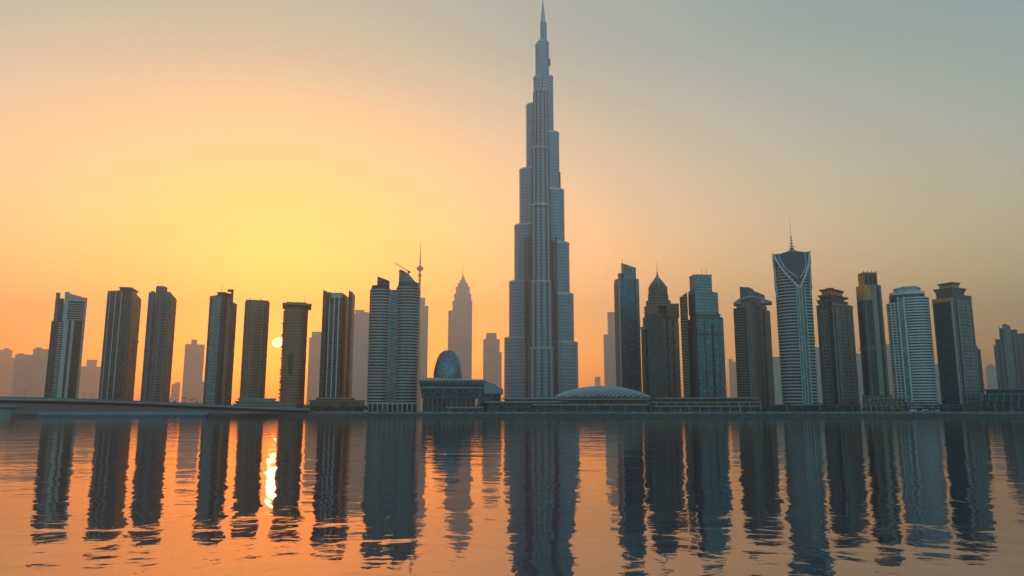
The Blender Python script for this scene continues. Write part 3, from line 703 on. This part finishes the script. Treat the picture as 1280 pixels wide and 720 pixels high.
t.strip('crown_pier', 'sunlit', *A2, zt, zc, [(0, .2), (.42, .58), (.8, 1)], .6); t.strip('crown_pier', 'brown', *B2, zt, zc, [(0, .1), (.3, .38), (.6, .68), (.9, 1)], .6)  # left piers get the painted sun orange, right ones stay brown
t.part('crown_beam', 'brown', pc, t.z(342.5, 1085), zc, label='square rim of the crown')
for f_ in (.05, .35, .65, .95): x = pc[0][0] + (pc[1][0] - pc[0][0]) * f_; y = pc[0][1] + (pc[1][1] - pc[0][1]) * f_; t.box('crown_tooth', 'brown', x - .6, x + .6, y, y + 1.5, zc, zc + 1.6)
t.part('podium', 'brownfc', rect(X(1078), X(1116), -5, 30), 0, t.z(494, 1095))

# Q
t = T('white_balcony_tower', 'pale tower wrapped in white curved balconies with a rounded cream roof', 'tower', 1117, 1172.5, 870)
X = t.x; L1 = oval(X(1118), X(1142), 4, 34, 18, .7); L2 = oval(X(1134), X(1171.8), 0, 40, 24, .65); zt = t.z(371, 1138)
t.part('left_lobe', 'dkglass', L1, 0, t.z(378, 1115)); t.part('right_lobe', 'dkglass', L2, 0, zt)
t.slabs('balcony', 'white', L1, 6, t.z(380, 1115), 38, 1.5, .9); t.slabs('balcony', 'white', L2, 5, zt - 2, 40, 1.7, 1.1)
t.strip('white_pier', 'white', (X(1132), 1.5), (X(1142), .8), 0, zt + 1, [(.0, .2), (.75, .95)], 1.8)
t.strip('white_pier', 'white', (X(1118), 5), (X(1133), 2.5), 0, t.z(377, 1115), [(.3, .38), (.65, .72)], 1.3)
t.part('glass_fillet', 'bluegl', rect(X(1134), X(1140), -.6, 10), 0, zt - 1)
t.part('attic', 'slatefc', oval(X(1121), X(1168), 3, 38, 24, .6), zt - 3, t.z(367, 1138)); 
t.part('roof_storey', 'white', oval(X(1122), X(1168.5), 2, 38, 24, .6), t.z(367, 1138), t.z(363.5, 1138))
t.part('upper_storey', 'pale', oval(X(1129), X(1162), 6, 36, 24, .6), t.z(363.5, 1138), t.z(359, 1138))
pp = oval(X(1127.5), X(1164), 5, 37, 24, .6); t.part('roof_disc', 'pale', pp, t.z(359, 1138), t.z(358, 1138)); t.part('roof_disc', 'tan', oval(X(1136), X(1160), 9, 33, 24, .6), t.z(358, 1138), t.z(356.3, 1138))
t.mast('antenna', 'dark', X(1142), 15, zt, t.z(353.5, 1136), .25)
t.part('podium', 'white', rect(X(1136), X(1174), -8, 20), 0, 4); t.slabs('podium_band', 'white', rect(X(1138), X(1173), -6, 20), 6, 12, 3, .9, .3); t.part('podium_storey', 'dkglass', rect(X(1138), X(1173), -6, 20), 4, 13)

# R
t = T('dark_broad_tower', 'broadest dark tower on the right with a flared red brown roof in two tiers', 'tower', 1176.5, 1227, 850)
X = t.x; p = corner(X(1177), X(1203), X(1226.5), 32); zt = t.z(372, 1190); A = (p[3], p[0]); B = (p[0], p[1])
t.part('body', 'slatefc', p, 0, zt, ztop=[t.z(367, 1192), t.z(367.5, 1215), t.z(372, 1190), t.z(376, 1167)])
t.strip('glass_face', 'dkglass', *A, 0, zt - 5, [(.06, .88)], .4); t.ledges('floor_ledge', 'slate', *A, .06, .88, 8, zt - 6, 34, .7, .8)
t.strip('pale_pier', 'pale', *A, 0, zt - 1, [(.93, .985)], 1.2); t.strip('stone_pier', 'brown', *A, 0, zt - 4, [(0, .05), (.87, .92)], 1)
t.strip('pale_pier', 'tan', *B, 0, t.z(369, 1200), [(.0, .03), (.18, .225), (.42, .445), (.64, .665), (.95, 1)], 1.2)
t.strip('window_grid', 'gridfc', *B, 0, t.z(371, 1200), [(.24, .41), (.45, .63), (.68, .93)], .6)
t.strip('parapet', 'slate', *B, t.z(371, 1200), t.z(367, 1200), [(0, 1)], 1.5); t.strip('parapet', 'sunlit', *A, t.z(377, 1180), t.z(372, 1180), [(0, 1)], 1.4)  # left parapet coloured orange as if sunlit
pp = corner(X(1182), X(1203), X(1219), 32, 4); t.part('attic', 'slate', pp, zt, t.z(363, 1190)); t.part('roof_tier', 'brown', pp, t.z(364, 1190), t.z(358.5, 1190), top=grow(pp, 2.2))
pp = corner(X(1187), X(1204), X(1213), 32, 8); t.part('upper_attic', 'sunlit', pp, t.z(358.5, 1190), t.z(354.5, 1190)); t.part('top_roof', 'brown', pp, t.z(354.5, 1190), t.z(351.5, 1190), top=grow(pp, 1.6), label='top flaring roof')
t.box('entrance_pier', 'pale', X(1206), X(1207), -3, -2, 0, 12); t.ledges('entrance_canopy', 'tan', *B, .1, 1.05, 10, 10, 1, 1.0, 6)

# stepped block beside R
t = T('stepped_annex', 'lower slate block stepping down behind the broad dark tower', 'building', 1222, 1232, 960)
X = t.x; t.box('block', 'slatefc', X(1222), X(1228.5), 0, 26, 0, t.z(432, 1224)); t.box('block', 'greyfc', X(1228.5), X(1232), 3, 26, 0, t.z(436, 1228)); t.box('roof_plant', 'slate', X(1223.5), X(1226), 8, 16, t.z(432, 1224), t.z(430, 1224))

# S right edge cluster
t = T('stepped_edge_tower', 'blue grey stepped tower cut by the right edge of the view', 'tower', 1249, 1306, 1500)
X = t.x
for a, b_, y, mt, y0 in ((1249, 1255, 431, 'greyfc', 20), (1252, 1264, 424, 'slatefc', 8), (1258, 1268, 410, 'slatefc', 3), (1263, 1273, 407, 'bluegl', 0), (1270, 1281, 412, 'slatefc', 4), (1276, 1290, 417, 'slatefc', 2), (1288, 1306, 428, 'greyfc', 6)):
    p_ = t.box('block', mt, X(a), X(b_), y0, 50, 0, t.z(y, a - 8)); t.box('rib', 'grey', X(a) - .3, X(a) + 1.6, y0 - 1.4, y0 + 4, 0, t.z(y, a - 8) + 2, p_); t.box('rib', 'grey', (X(a) + X(b_)) / 2, (X(a) + X(b_)) / 2 + 1.8, y0 - 1.4, y0 + 4, 0, t.z(y, a - 8) - 8, p_)
t.box('roof_plant', 'slate', X(1262.5), X(1269), 8, 20, t.z(410, 1260), t.z(404.5, 1260))

# ------------------------------------------------------------------ hazy far towers
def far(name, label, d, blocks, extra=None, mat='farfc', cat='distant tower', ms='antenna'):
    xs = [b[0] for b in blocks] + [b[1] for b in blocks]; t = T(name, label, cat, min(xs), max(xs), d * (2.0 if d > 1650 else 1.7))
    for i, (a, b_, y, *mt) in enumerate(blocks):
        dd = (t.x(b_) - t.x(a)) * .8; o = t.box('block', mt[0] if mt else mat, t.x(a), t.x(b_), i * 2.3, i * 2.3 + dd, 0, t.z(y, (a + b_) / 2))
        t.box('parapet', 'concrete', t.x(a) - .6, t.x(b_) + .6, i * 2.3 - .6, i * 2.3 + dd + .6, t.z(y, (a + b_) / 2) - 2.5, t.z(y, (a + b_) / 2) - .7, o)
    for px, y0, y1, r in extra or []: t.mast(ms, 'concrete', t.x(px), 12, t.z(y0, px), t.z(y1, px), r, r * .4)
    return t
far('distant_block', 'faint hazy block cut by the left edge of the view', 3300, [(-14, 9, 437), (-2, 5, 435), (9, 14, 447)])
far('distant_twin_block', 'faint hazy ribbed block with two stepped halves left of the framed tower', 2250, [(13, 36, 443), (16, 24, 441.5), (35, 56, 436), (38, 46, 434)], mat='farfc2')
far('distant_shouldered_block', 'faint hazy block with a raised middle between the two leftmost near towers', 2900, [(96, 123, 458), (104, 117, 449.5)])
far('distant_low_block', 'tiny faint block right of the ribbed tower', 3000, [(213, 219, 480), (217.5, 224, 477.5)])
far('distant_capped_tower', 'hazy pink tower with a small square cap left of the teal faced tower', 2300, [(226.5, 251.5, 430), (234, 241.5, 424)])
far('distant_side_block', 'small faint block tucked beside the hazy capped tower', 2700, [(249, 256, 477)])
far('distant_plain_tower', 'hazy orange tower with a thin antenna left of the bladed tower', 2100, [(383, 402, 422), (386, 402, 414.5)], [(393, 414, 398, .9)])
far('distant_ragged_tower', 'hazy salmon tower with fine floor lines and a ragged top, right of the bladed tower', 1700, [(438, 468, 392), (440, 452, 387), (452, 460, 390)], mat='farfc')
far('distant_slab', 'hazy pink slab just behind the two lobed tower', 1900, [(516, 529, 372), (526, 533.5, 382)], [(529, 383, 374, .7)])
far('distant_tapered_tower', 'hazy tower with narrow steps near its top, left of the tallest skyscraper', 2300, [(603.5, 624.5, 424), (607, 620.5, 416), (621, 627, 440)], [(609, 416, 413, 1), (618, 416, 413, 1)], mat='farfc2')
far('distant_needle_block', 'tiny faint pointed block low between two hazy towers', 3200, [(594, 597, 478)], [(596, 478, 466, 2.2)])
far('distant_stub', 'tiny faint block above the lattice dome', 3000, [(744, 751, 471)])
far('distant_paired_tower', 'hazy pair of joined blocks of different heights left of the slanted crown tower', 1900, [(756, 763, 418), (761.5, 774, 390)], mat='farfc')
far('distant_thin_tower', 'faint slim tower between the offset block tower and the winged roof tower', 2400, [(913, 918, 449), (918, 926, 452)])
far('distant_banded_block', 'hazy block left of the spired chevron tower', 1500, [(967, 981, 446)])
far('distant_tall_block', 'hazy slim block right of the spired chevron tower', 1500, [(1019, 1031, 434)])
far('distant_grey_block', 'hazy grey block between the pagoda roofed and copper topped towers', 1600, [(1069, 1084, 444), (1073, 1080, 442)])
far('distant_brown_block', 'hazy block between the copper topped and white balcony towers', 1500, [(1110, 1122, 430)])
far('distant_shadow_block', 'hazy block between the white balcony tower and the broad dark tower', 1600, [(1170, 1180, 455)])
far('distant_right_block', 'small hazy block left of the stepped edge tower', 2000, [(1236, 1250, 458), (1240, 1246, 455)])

# Spired stepped tower (far)
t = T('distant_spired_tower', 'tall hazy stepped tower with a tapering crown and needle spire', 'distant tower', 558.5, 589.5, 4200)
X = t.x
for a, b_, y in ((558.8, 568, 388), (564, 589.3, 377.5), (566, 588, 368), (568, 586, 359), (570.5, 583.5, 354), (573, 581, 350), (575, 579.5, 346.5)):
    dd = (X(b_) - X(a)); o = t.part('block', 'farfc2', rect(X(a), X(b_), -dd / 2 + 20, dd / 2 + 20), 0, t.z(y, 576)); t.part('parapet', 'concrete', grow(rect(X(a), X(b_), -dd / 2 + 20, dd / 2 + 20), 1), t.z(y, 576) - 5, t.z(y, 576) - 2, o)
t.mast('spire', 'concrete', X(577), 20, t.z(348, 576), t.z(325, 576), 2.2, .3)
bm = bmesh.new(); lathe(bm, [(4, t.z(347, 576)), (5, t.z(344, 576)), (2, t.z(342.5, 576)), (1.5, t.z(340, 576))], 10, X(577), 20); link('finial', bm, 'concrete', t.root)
t = T('telecom_tower', 'slender hazy telecommunications mast with a round pod, above the two lobed tower', 'mast', 519, 524, 3000)
zq = lambda y: t.z(y, 521); bm = bmesh.new(); lathe(bm, [(11, 0), (6, zq(380)), (4, zq(345))], 12); link('shaft', bm, 'concrete', t.root, True)
bm = bmesh.new(); lathe(bm, [(4, zq(339)), (14, zq(337)), (15, zq(335)), (9, zq(333)), (3, zq(332))], 16); link('pod', bm, 'concrete', t.root)
bm = bmesh.new(); lathe(bm, [(4, zq(346)), (9, zq(344.5)), (4, zq(342))], 12); link('lower_pod', bm, 'concrete', t.root)
bm = bmesh.new(); tube(bm, (0, 0, zq(345)), (0, 0, zq(320)), 4, 2.4); tube(bm, (0, 0, zq(320)), (0, 0, zq(303)), 2, .6); link('antenna', bm, 'concrete', t.root)
# ------------------------------------------------------------------ low buildings along the promenade
# lattice dome
t = T('lattice_dome_hall', 'low lens shaped dome with slanting ribs over the waterfront mall', 'dome building', 694, 813, 790)
X = t.x; xa, xb = X(690), X(816); zb = t.z(497, 750); zt = t.z(482.3, 757); cx_ = (xa + xb) / 2; rx = (xb - xa) / 2
def domez(u, v): return zb + (zt - zb) * max(0, 1 - u * u - v * v) ** .8
bm = bmesh.new(); N1, N2 = 40, 10; grid = []
for i in range(N1 + 1):
    row = []
    for j in range(N2 + 1):
        u = -1 + 2 * i / N1; hv = math.sqrt(max(0, 1 - u * u)); v = hv * (-1 + 2 * j / N2)
        row.append(bm.verts.new((cx_ + rx * u, 30 + 32 * v, domez(u, v))))
    grid.append(row)
for i in range(N1):
    for j in range(N2): bm.faces.new((grid[i][j], grid[i + 1][j], grid[i + 1][j + 1], grid[i][j + 1]))
bmesh.ops.remove_doubles(bm, verts=bm.verts, dist=.01)
link('shell', bm, 'bluegl', t.root, True)
for q in range(30):
    u0 = -.95 + 2.3 * q / 29; bm = bmesh.new(); pr = None; cnt = 0
    for s_ in range(25):
        v = -1 + s_ / 20; u = u0 + .55 * v
        if u * u + v * v > .992: pr = None; continue
        cc = (cx_ + rx * u, 30 + 32 * v, domez(u, v) + .25)
        if pr: tube(bm, pr, cc, .75, .75, 5); cnt += 1
        pr = cc
    if cnt: link('rib', bm, 'pale', t.root)
    else: bm.free()
t.box('base_wall', 'dkglass', xa + 4, xb - 4, 4, 60, 0, zb + .2)

# mall terraces
def terrace(name, label, x0, x1, d, levels, depth=40, cat='terrace building', posts=0):
    t = T(name, label, cat, x0, x1, d); X = t.x; z = 0
    for i, (a, b_, ytop, rmat, wmat, over) in enumerate(levels):
        zt = t.z(ytop, (a + b_) / 2); w_ = t.box('storey', wmat, X(a) + over, X(b_) - over, i * 5 + over, depth + i * 5, z, zt - 1.2)
        t.box('roof_slab', rmat, X(a), X(b_), i * 5, depth + i * 5 + 1, zt - 1.2, zt)
        if posts and i < 2:
            for q in range(posts): xx = X(a) + 1 + (X(b_) - X(a) - 2) * q / (posts - 1); t.box('column', 'pale', xx - .22, xx + .22, i * 5 + .4, i * 5 + .9, z, zt - 1.2)
        z = zt
    return t
terrace('mall_building', 'long low mall with tan roofs and a colonnade under the lattice dome', 665, 812, 700, [(665, 812, 505, 'tan', 'scafd' if 0 else 'dkglass', 2), (705, 812, 498, 'tan', 'slatefc', 3)], posts=0)
terrace('curved_roof_mall', 'low teal roofed wing at the foot of the tallest skyscraper', 600, 716, 725, [(606, 716, 501.5, 'tealroof', 'dkglass', 2), (628, 705, 497.3, 'tealroof', 'slatefc', 2)], posts=0)
terrace('tan_roof_mall', 'long tan flat roofed mall below the right hand glass towers', 812, 952, 720, [(812, 952, 507, 'tan', 'dkglass', 1.5), (806, 952, 502, 'tan', 'slatefc', 2), (818, 950, 496.5, 'tan', 'dkglass', 2.5)], posts=12)
terrace('stepped_terrace', 'pale stepped terraces at the feet of the speckled and curved balcony towers', 292, 372, 690, [(288, 372, 508, 'concrete', 'slatefc', 1.5), (291, 368, 504.5, 'concrete', 'greyfc', 1.5), (293, 352, 501, 'concrete', 'slatefc', 1.5), (296, 346, 497.5, 'concrete', 'greyfc', 1.5)])
terrace('podium_hall', 'low curved podium behind the clipped trees at the bladed tower', 382, 457, 760, [(386, 457, 500, 'brown', 'brownfc', 1), (394, 444, 497, 'tan', 'slatefc', 1)])
terrace('terminal_building', 'long dark terminal with layered flat roofs at the right edge', 1224, 1420, 780, [(1224, 1420, 500, 'slate', 'dkglass', 2), (1226, 1420, 491, 'grey', 'slatefc', 2), (1228, 1420, 484.5, 'grey', 'slatefc', 3)], posts=20)
t = [o for o in C.objects if o.name == 'terminal_building'][0]
terrace('brown_podium', 'low red brown stone podium at the foot of the copper topped tower', 1080, 1136, 800, [(1080, 1136, 502, 'brown', 'brownfc', 1), (1086, 1134, 497, 'tan', 'scaf', 1.5)], posts=9)
terrace('dark_podium', 'low slate podium between the winged roof tower and the pagoda roofed tower', 955, 1076, 820, [(955, 1076, 506, 'slate', 'slatefc', 1)])
terrace('right_podium', 'low dark podium at the foot of the broad dark tower', 1172, 1232, 790, [(1172, 1232, 505, 'slate', 'dkglass', 1)])
terrace('quay_kiosk', 'small pale flat roofed kiosk on the promenade in front of the glass hall', 556, 604, 690, [(556, 604, 508.5, 'concrete', 'slatefc', 1)], depth=14)

# ------------------------------------------------------------------ bridge at the left
def path(pts, n):
    out = []
    for i in range(n + 1):
        s_ = i / n * (len(pts) - 1); k_ = min(int(s_), len(pts) - 2); f_ = s_ - k_
        p0, p1, p2, p3 = pts[max(k_ - 1, 0)], pts[k_], pts[k_ + 1], pts[min(k_ + 2, len(pts) - 1)]
        out.append(.5 * ((2 * p1) + (p2 - p0) * f_ + (2 * p0 - 5 * p1 + 4 * p2 - p3) * f_ ** 2 + (3 * p1 - p0 - 3 * p2 + p3) * f_ ** 3))
    return out
def sweep(bm, cl, prof):
    rings = []
    for i, p in enumerate(cl):
        d = (cl[min(i + 1, len(cl) - 1)] - cl[max(i - 1, 0)]); d.z = 0; d.normalize(); s_ = Vector((d.y, -d.x, 0))
        rings.append([bm.verts.new(p + s_ * a + Vector((0, 0, b))) for a, b in prof])
    for a, b in zip(rings, rings[1:]):
        for i in range(len(prof)): j = (i + 1) % len(prof); bm.faces.new((a[i], a[j], b[j], b[i]))
    bm.faces.new(rings[0][::-1]); bm.faces.new(rings[-1]); bmesh.ops.recalc_face_normals(bm, faces=bm.faces)
cl = path([at(-190, 495.5, 440), at(-60, 496.7, 455), at(60, 498.8, 480), at(180, 502.8, 520), at(290, 508.0, 570), at(380, 511.5, 618)], 48)
br = bpy.data.objects.new('road_bridge', None); C.objects.link(br); tag(br, 'long low grey road bridge curving in from the left over the water', 'bridge')
o0 = cl[12].copy(); o0.z = 0; br.location = o0; cl = [c - o0 for c in cl]
# right hand side of the path (looking along it) is the water side
bm = bmesh.new(); sweep(bm, cl, [(9, -.3), (9, -1.3), (4.5, -3.0), (-4.5, -3.0), (-9, -1.3), (-9, -.3)]); link('deck', bm, 'grey', br)
for s_ in (-1, 1):
    bm = bmesh.new(); sweep(bm, cl, [(s_ * 8.9, -.31), (s_ * 8.9, .75), (s_ * 8.6, .75), (s_ * 8.6, -.31)]); link('parapet', bm, 'grey', br)
    bm = bmesh.new(); sweep(bm, cl, [(s_ * 9.3, -.9), (s_ * 9.3, -.55), (s_ * 9.02, -.55), (s_ * 9.02, -.9)]); link('fascia_rail', bm, 'steel', br)
bm = bmesh.new(); sweep(bm, cl, [(8.5, -.3), (8.5, -.2), (-8.5, -.2), (-8.5, -.3)]); M['asphalt'] = plain('asphalt', (.05, .05, .05), .85); link('roadway', bm, 'asphalt', br)
for i in (3, 13):
    p = cl[i]; bm = bmesh.new(); zt = p.z - 2.95; zb_ = -o0.z - .7
    if i == 13: lathe(bm, [(8.6, -.7), (9.0, 5.8), (11.2, 6.8), (11.2, 7.6), (7.5, 8.2)], 28, p.x, p.y - 1, 2.0, .8); link('pier_footing', bm, 'concrete', br)
    bm = bmesh.new(); prism(bm, oval(p.x - 3.4, p.x + 3.4, p.y - 1.4, p.y + 1.4, 16), -.7, zt); link('pier', bm, 'concrete', br)
for i in range(0, 49, 2):
    p = cl[i]
bm = bmesh.new()
lamp0 = None
for i in range(1, 47, 3):
    p = cl[i] + o0
    if lamp0 is None:
        r_ = bpy.data.objects.new('bridge_lamp', None); C.objects.link(r_)
        b2 = bmesh.new(); tube(b2, (0, 0, 0), (0, 0, 5.2), .11, .07, 6); link('pole', b2, 'dark', r_); b2 = bmesh.new(); bx(b2, -.9, .15, -.12, .12, 5.2, 5.34); link('lamp_head', b2, 'dark', r_); lamp0 = r_
        tag(r_, 'slim dark street lamp standing on the left hand road bridge', 'street lamp', 'lamps along the road bridge')
    else: r_ = copy_tree(lamp0)
    r_.location = (p.x, p.y + 7.6, p.z - .2)
bm.free()
# sloping abutment under the bridge
ab = path([at(50, 518, 585), at(120, 517, 590), at(200, 516.5, 594), at(260, 517, 598)], 20)
r_ = bpy.data.objects.new('bridge_abutment', None); C.objects.link(r_); r_.location = (ab[10].x, ab[10].y, 0); o1 = Vector((ab[10].x, ab[10].y, 0)); tag(r_, 'grey banked stone abutment under the road bridge', 'abutment')
ab = [Vector((a.x, a.y, 0)) - o1 for a in ab]
bm = bmesh.new(); sweep(bm, ab, [(5, -.7), (3.5, 1.8), (-14, 1.8), (-14, -.7)]); link('bank', bm, 'slate', r_)
bm = bmesh.new(); sweep(bm, ab, [(.5, 1.82), (-.6, 4.2), (-14, 4.2), (-14, 1.82)]); link('upper_bank', bm, 'grey', r_)
bm = bmesh.new(); sweep(bm, ab, [(3.9, 1.85), (3.9, 2.3), (3.3, 2.3), (3.3, 1.85)]); link('kerb', bm, 'concrete', r_)

# ------------------------------------------------------------------ trees, lamps
m, k, b = newmat('leaf green'); oi = k.new('ShaderNodeObjectInfo'); tcn = k.new('ShaderNodeTexCoord'); nz = k.new('ShaderNodeTexNoise'); nz.inputs['Scale'].default_value = .9
k.l.new(tcn.outputs['Object'], nz.inputs[0]); k.put(b.inputs['Base Color'], k.ramp(nz.outputs[0], [(.3, (.030, .045, .022)), (.7, (.075, .095, .045))])); b.inputs['Roughness'].default_value = .7; M['leaf'] = m
M['bark'] = plain('bark', (.10, .08, .06), .9)
def round_tree(h, r, seed, n=420):
    rn = random.Random(seed); root = bpy.data.objects.new('round_tree', None); C.objects.link(root)
    bm = bmesh.new(); tube(bm, (0, 0, 0), (0, 0, h * .55), .22, .12, 6)
    for q in range(5): a = q * 1.26 + rn.random(); tube(bm, (0, 0, h * .35), (r * .5 * math.cos(a), r * .5 * math.sin(a), h * .65), .1, .04, 5)
    link('trunk', bm, 'bark', root)
    bm = bmesh.new(); cl_ = [(rn.uniform(-.55, .55) * r, rn.uniform(-.55, .55) * r, h * rn.uniform(.5, .85), r * rn.uniform(.35, .6)) for _ in range(9)]
    for _ in range(n):
        x, y, z, q = rn.choice(cl_); d = Vector((rn.gauss(0, 1), rn.gauss(0, 1), rn.gauss(0, .8))).normalized() * q * rn.uniform(.6, 1.05); c = Vector((x, y, z)) + d; s_ = rn.uniform(.16, .34)
        a = Vector((rn.gauss(0, 1), rn.gauss(0, 1), rn.gauss(0, 1))).normalized(); b_ = a.orthogonal().normalized(); c2_ = a.cross(b_)
        bm.faces.new([bm.verts.new(c + b_ * s_), bm.verts.new(c + c2_ * s_ * .7), bm.verts.new(c - b_ * s_), bm.verts.new(c - c2_ * s_ * .7)])
    link('crown', bm, 'leaf', root); return root
def palm(h, seed):
    rn = random.Random(seed); root = bpy.data.objects.new('palm_tree', None); C.objects.link(root)
    bm = bmesh.new(); tube(bm, (0, 0, 0), (.15, 0, h * .5), .24, .18, 6); tube(bm, (.15, 0, h * .5), (.1, .1, h), .18, .15, 6); link('trunk', bm, 'bark', root)
    bm = bmesh.new()
    for q in range(16):
        a = q * 2.4; e = rn.uniform(.1, 1.1); pr = None
        for s_ in range(5):
            f_ = s_ / 4; rr = 2.4 * f_; z = h + 2.4 * (math.sin(e) * f_ - .75 * f_ * f_); c = Vector((.1 + rr * math.cos(a) * math.cos(e * .6), .1 + rr * math.sin(a) * math.cos(e * .6), z)); w_ = Vector((-math.sin(a), math.cos(a), 0)) * (.38 * (1 - f_ * .8))
            q2 = (bm.verts.new(c + w_), bm.verts.new(c - w_))
            if pr: bm.faces.new((pr[0], pr[1], q2[1], q2[0]))
            pr = q2
    link('crown', bm, 'leaf', root); return root
protoR = [round_tree(6.5, 3.2, 1), round_tree(5, 2.6, 2), round_tree(8, 3.8, 3)]; protoP = [palm(7, 4), palm(8.5, 5)]
usedR, usedP = set(), set()
def plant(kind, i, px, d, s_, label, group):
    pr = (protoR if kind == 'r' else protoP)[i]; us = usedR if kind == 'r' else usedP
    if i in us: o = copy_tree(pr)
    else: o = pr; us.add(i)
    p = at(px, 512, d); o.location = (p.x, p.y, bank_z(p.x, p.y)); o.scale = (s_,) * 3; o.rotation_euler = (0, 0, random.uniform(0, 6.28)); tag(o, label, 'tree', group)
rn = random.Random(11)
def row(x0, x1, n, d0, d1, kinds, label, group, smin=.8, smax=1.25):
    for q in range(n):
        px = x0 + (x1 - x0) * (q + rn.uniform(.15, .85)) / n; kd = rn.choice(kinds)
        lb = ('round ' if kd == 'r' else 'palm ') + label
        plant(kd, rn.randrange(3) if kd == 'r' else rn.randrange(2), px, rn.uniform(d0, d1), rn.uniform(smin, smax), lb if kd == 'r' else lb.replace('palm ', 'palm '), ('round trees ' if kd == 'r' else 'palm trees ') + group)
row(372, 458, 34, 660, 700, 'r', 'dark tree in the clipped clump in front of the bladed tower', 'in the clump by the bladed tower', .9, 1.25)
row(225, 300, 16, 690, 760, 'rrp', 'tree on the bank below the teal faced tower', 'below the teal faced tower', .5, .8)
row(60, 225, 26, 710, 780, 'rrp', 'tree behind the road bridge at the left', 'behind the road bridge', .4, .75)
row(530, 700, 18, 645, 670, 'rp', 'tree on the promenade in front of the glass hall and low teal roofs', 'in front of the glass hall', .45, .7)
row(700, 950, 26, 645, 670, 'rp', 'tree on the promenade in front of the tan roofed malls', 'in front of the malls', .4, .65)
row(950, 1080, 34, 680, 760, 'rrrp', 'tree in the dark planting below the spired and pagoda roofed towers', 'below the spired tower', .9, 1.3)
row(1080, 1290, 40, 680, 760, 'rrrp', 'tree on the right bank below the white balcony tower and the terminal', 'on the right bank', .7, 1.15)
lamp0 = None
for i in range(52):
    px = 262 + i * 20 + rn.uniform(-2, 2); p = at(px, 512, 625)
    if lamp0 is None:
        r_ = bpy.data.objects.new('street_lamp', None); C.objects.link(r_)
        b2 = bmesh.new(); tube(b2, (0, 0, 0), (0, 0, 5.5), .12, .08, 6); link('pole', b2, 'steel', r_); b2 = bmesh.new(); lathe(b2, [(.1, 5.5), (.4, 5.6), (.4, 5.75), (.1, 5.9)], 8); link('lamp_head', b2, 'pale', r_); lamp0 = r_
        tag(r_, 'slim post top street lamp on the waterfront promenade', 'street lamp', 'lamps along the promenade')
    else: r_ = copy_tree(lamp0)
    r_.location = (p.x, 622, 3.0)
# planters on the promenade
def planter():
    r_ = bpy.data.objects.new('planter', None); C.objects.link(r_)
    b2 = bmesh.new(); prism(b2, rect(-1.6, 1.6, -.6, .6), 0, .8, top=rect(-1.8, 1.8, -.7, .7)); link('trough', b2, 'concrete', r_)
    b2 = bmesh.new(); q_ = random.Random(3)
    for _ in range(90):
        c = Vector((q_.uniform(-1.5, 1.5), q_.uniform(-.5, .5), .8 + abs(q_.gauss(0, .45)))); a = Vector((q_.gauss(0, 1), q_.gauss(0, 1), q_.gauss(0, 1))).normalized(); e = a.orthogonal().normalized(); f_ = a.cross(e)
        b2.faces.new([b2.verts.new(c + e * .25), b2.verts.new(c + f_ * .15), b2.verts.new(c - e * .25), b2.verts.new(c - f_ * .15)])
    link('shrub', b2, 'leaf', r_); return r_
pl0 = planter(); tag(pl0, 'pale shrub planter on the waterfront promenade', 'planter', 'planters along the promenade')
for i in range(110):
    r_ = pl0 if i == 0 else copy_tree(pl0)
    r_.location = (-240 + i * 7.6 + rn.uniform(-2.5, 2.5), rn.choice((624, 629, 634)), 3.0); r_.rotation_euler = (0, 0, rn.uniform(-.3, .3)); k_ = rn.uniform(.6, 1.3); r_.scale = (k_,) * 3
# railing along the quay
r_ = bpy.data.objects.new('railing', None); C.objects.link(r_); r_.location = (200, 616, 3.0); tag(r_, 'long thin metal railing along the quay edge', 'railing')
b2 = bmesh.new(); bx(b2, -500, 1100, -.04, .04, 1.0, 1.1); link('handrail', b2, 'steel', r_)
b2 = bmesh.new()
for i in range(400): bx(b2, -500 + i * 4, -499.9 + i * 4, -.04, .04, 0, .98)
tag(link('post', b2, 'steel', r_), kind='stuff')

# ------------------------------------------------------------------ air
m = bpy.data.materials.new('haze'); m.use_nodes = True; k = NT(m.node_tree); k.n.clear()
pv = k.new('ShaderNodeVolumePrincipled'); pv.inputs['Color'].default_value = HAZE_COL; pv.inputs['Density'].default_value = HAZE_D; pv.inputs['Anisotropy'].default_value = HAZE_G
mo = k.new('ShaderNodeOutputMaterial'); k.l.new(pv.outputs[0], mo.inputs['Volume']); M['haze'] = m
bm = bmesh.new(); bx(bm, -5200, 5200, -1700, 7000, -2, 1010)
tag(link('haze', bm, 'haze'), kind='stuff', label='warm evening haze filling the air')
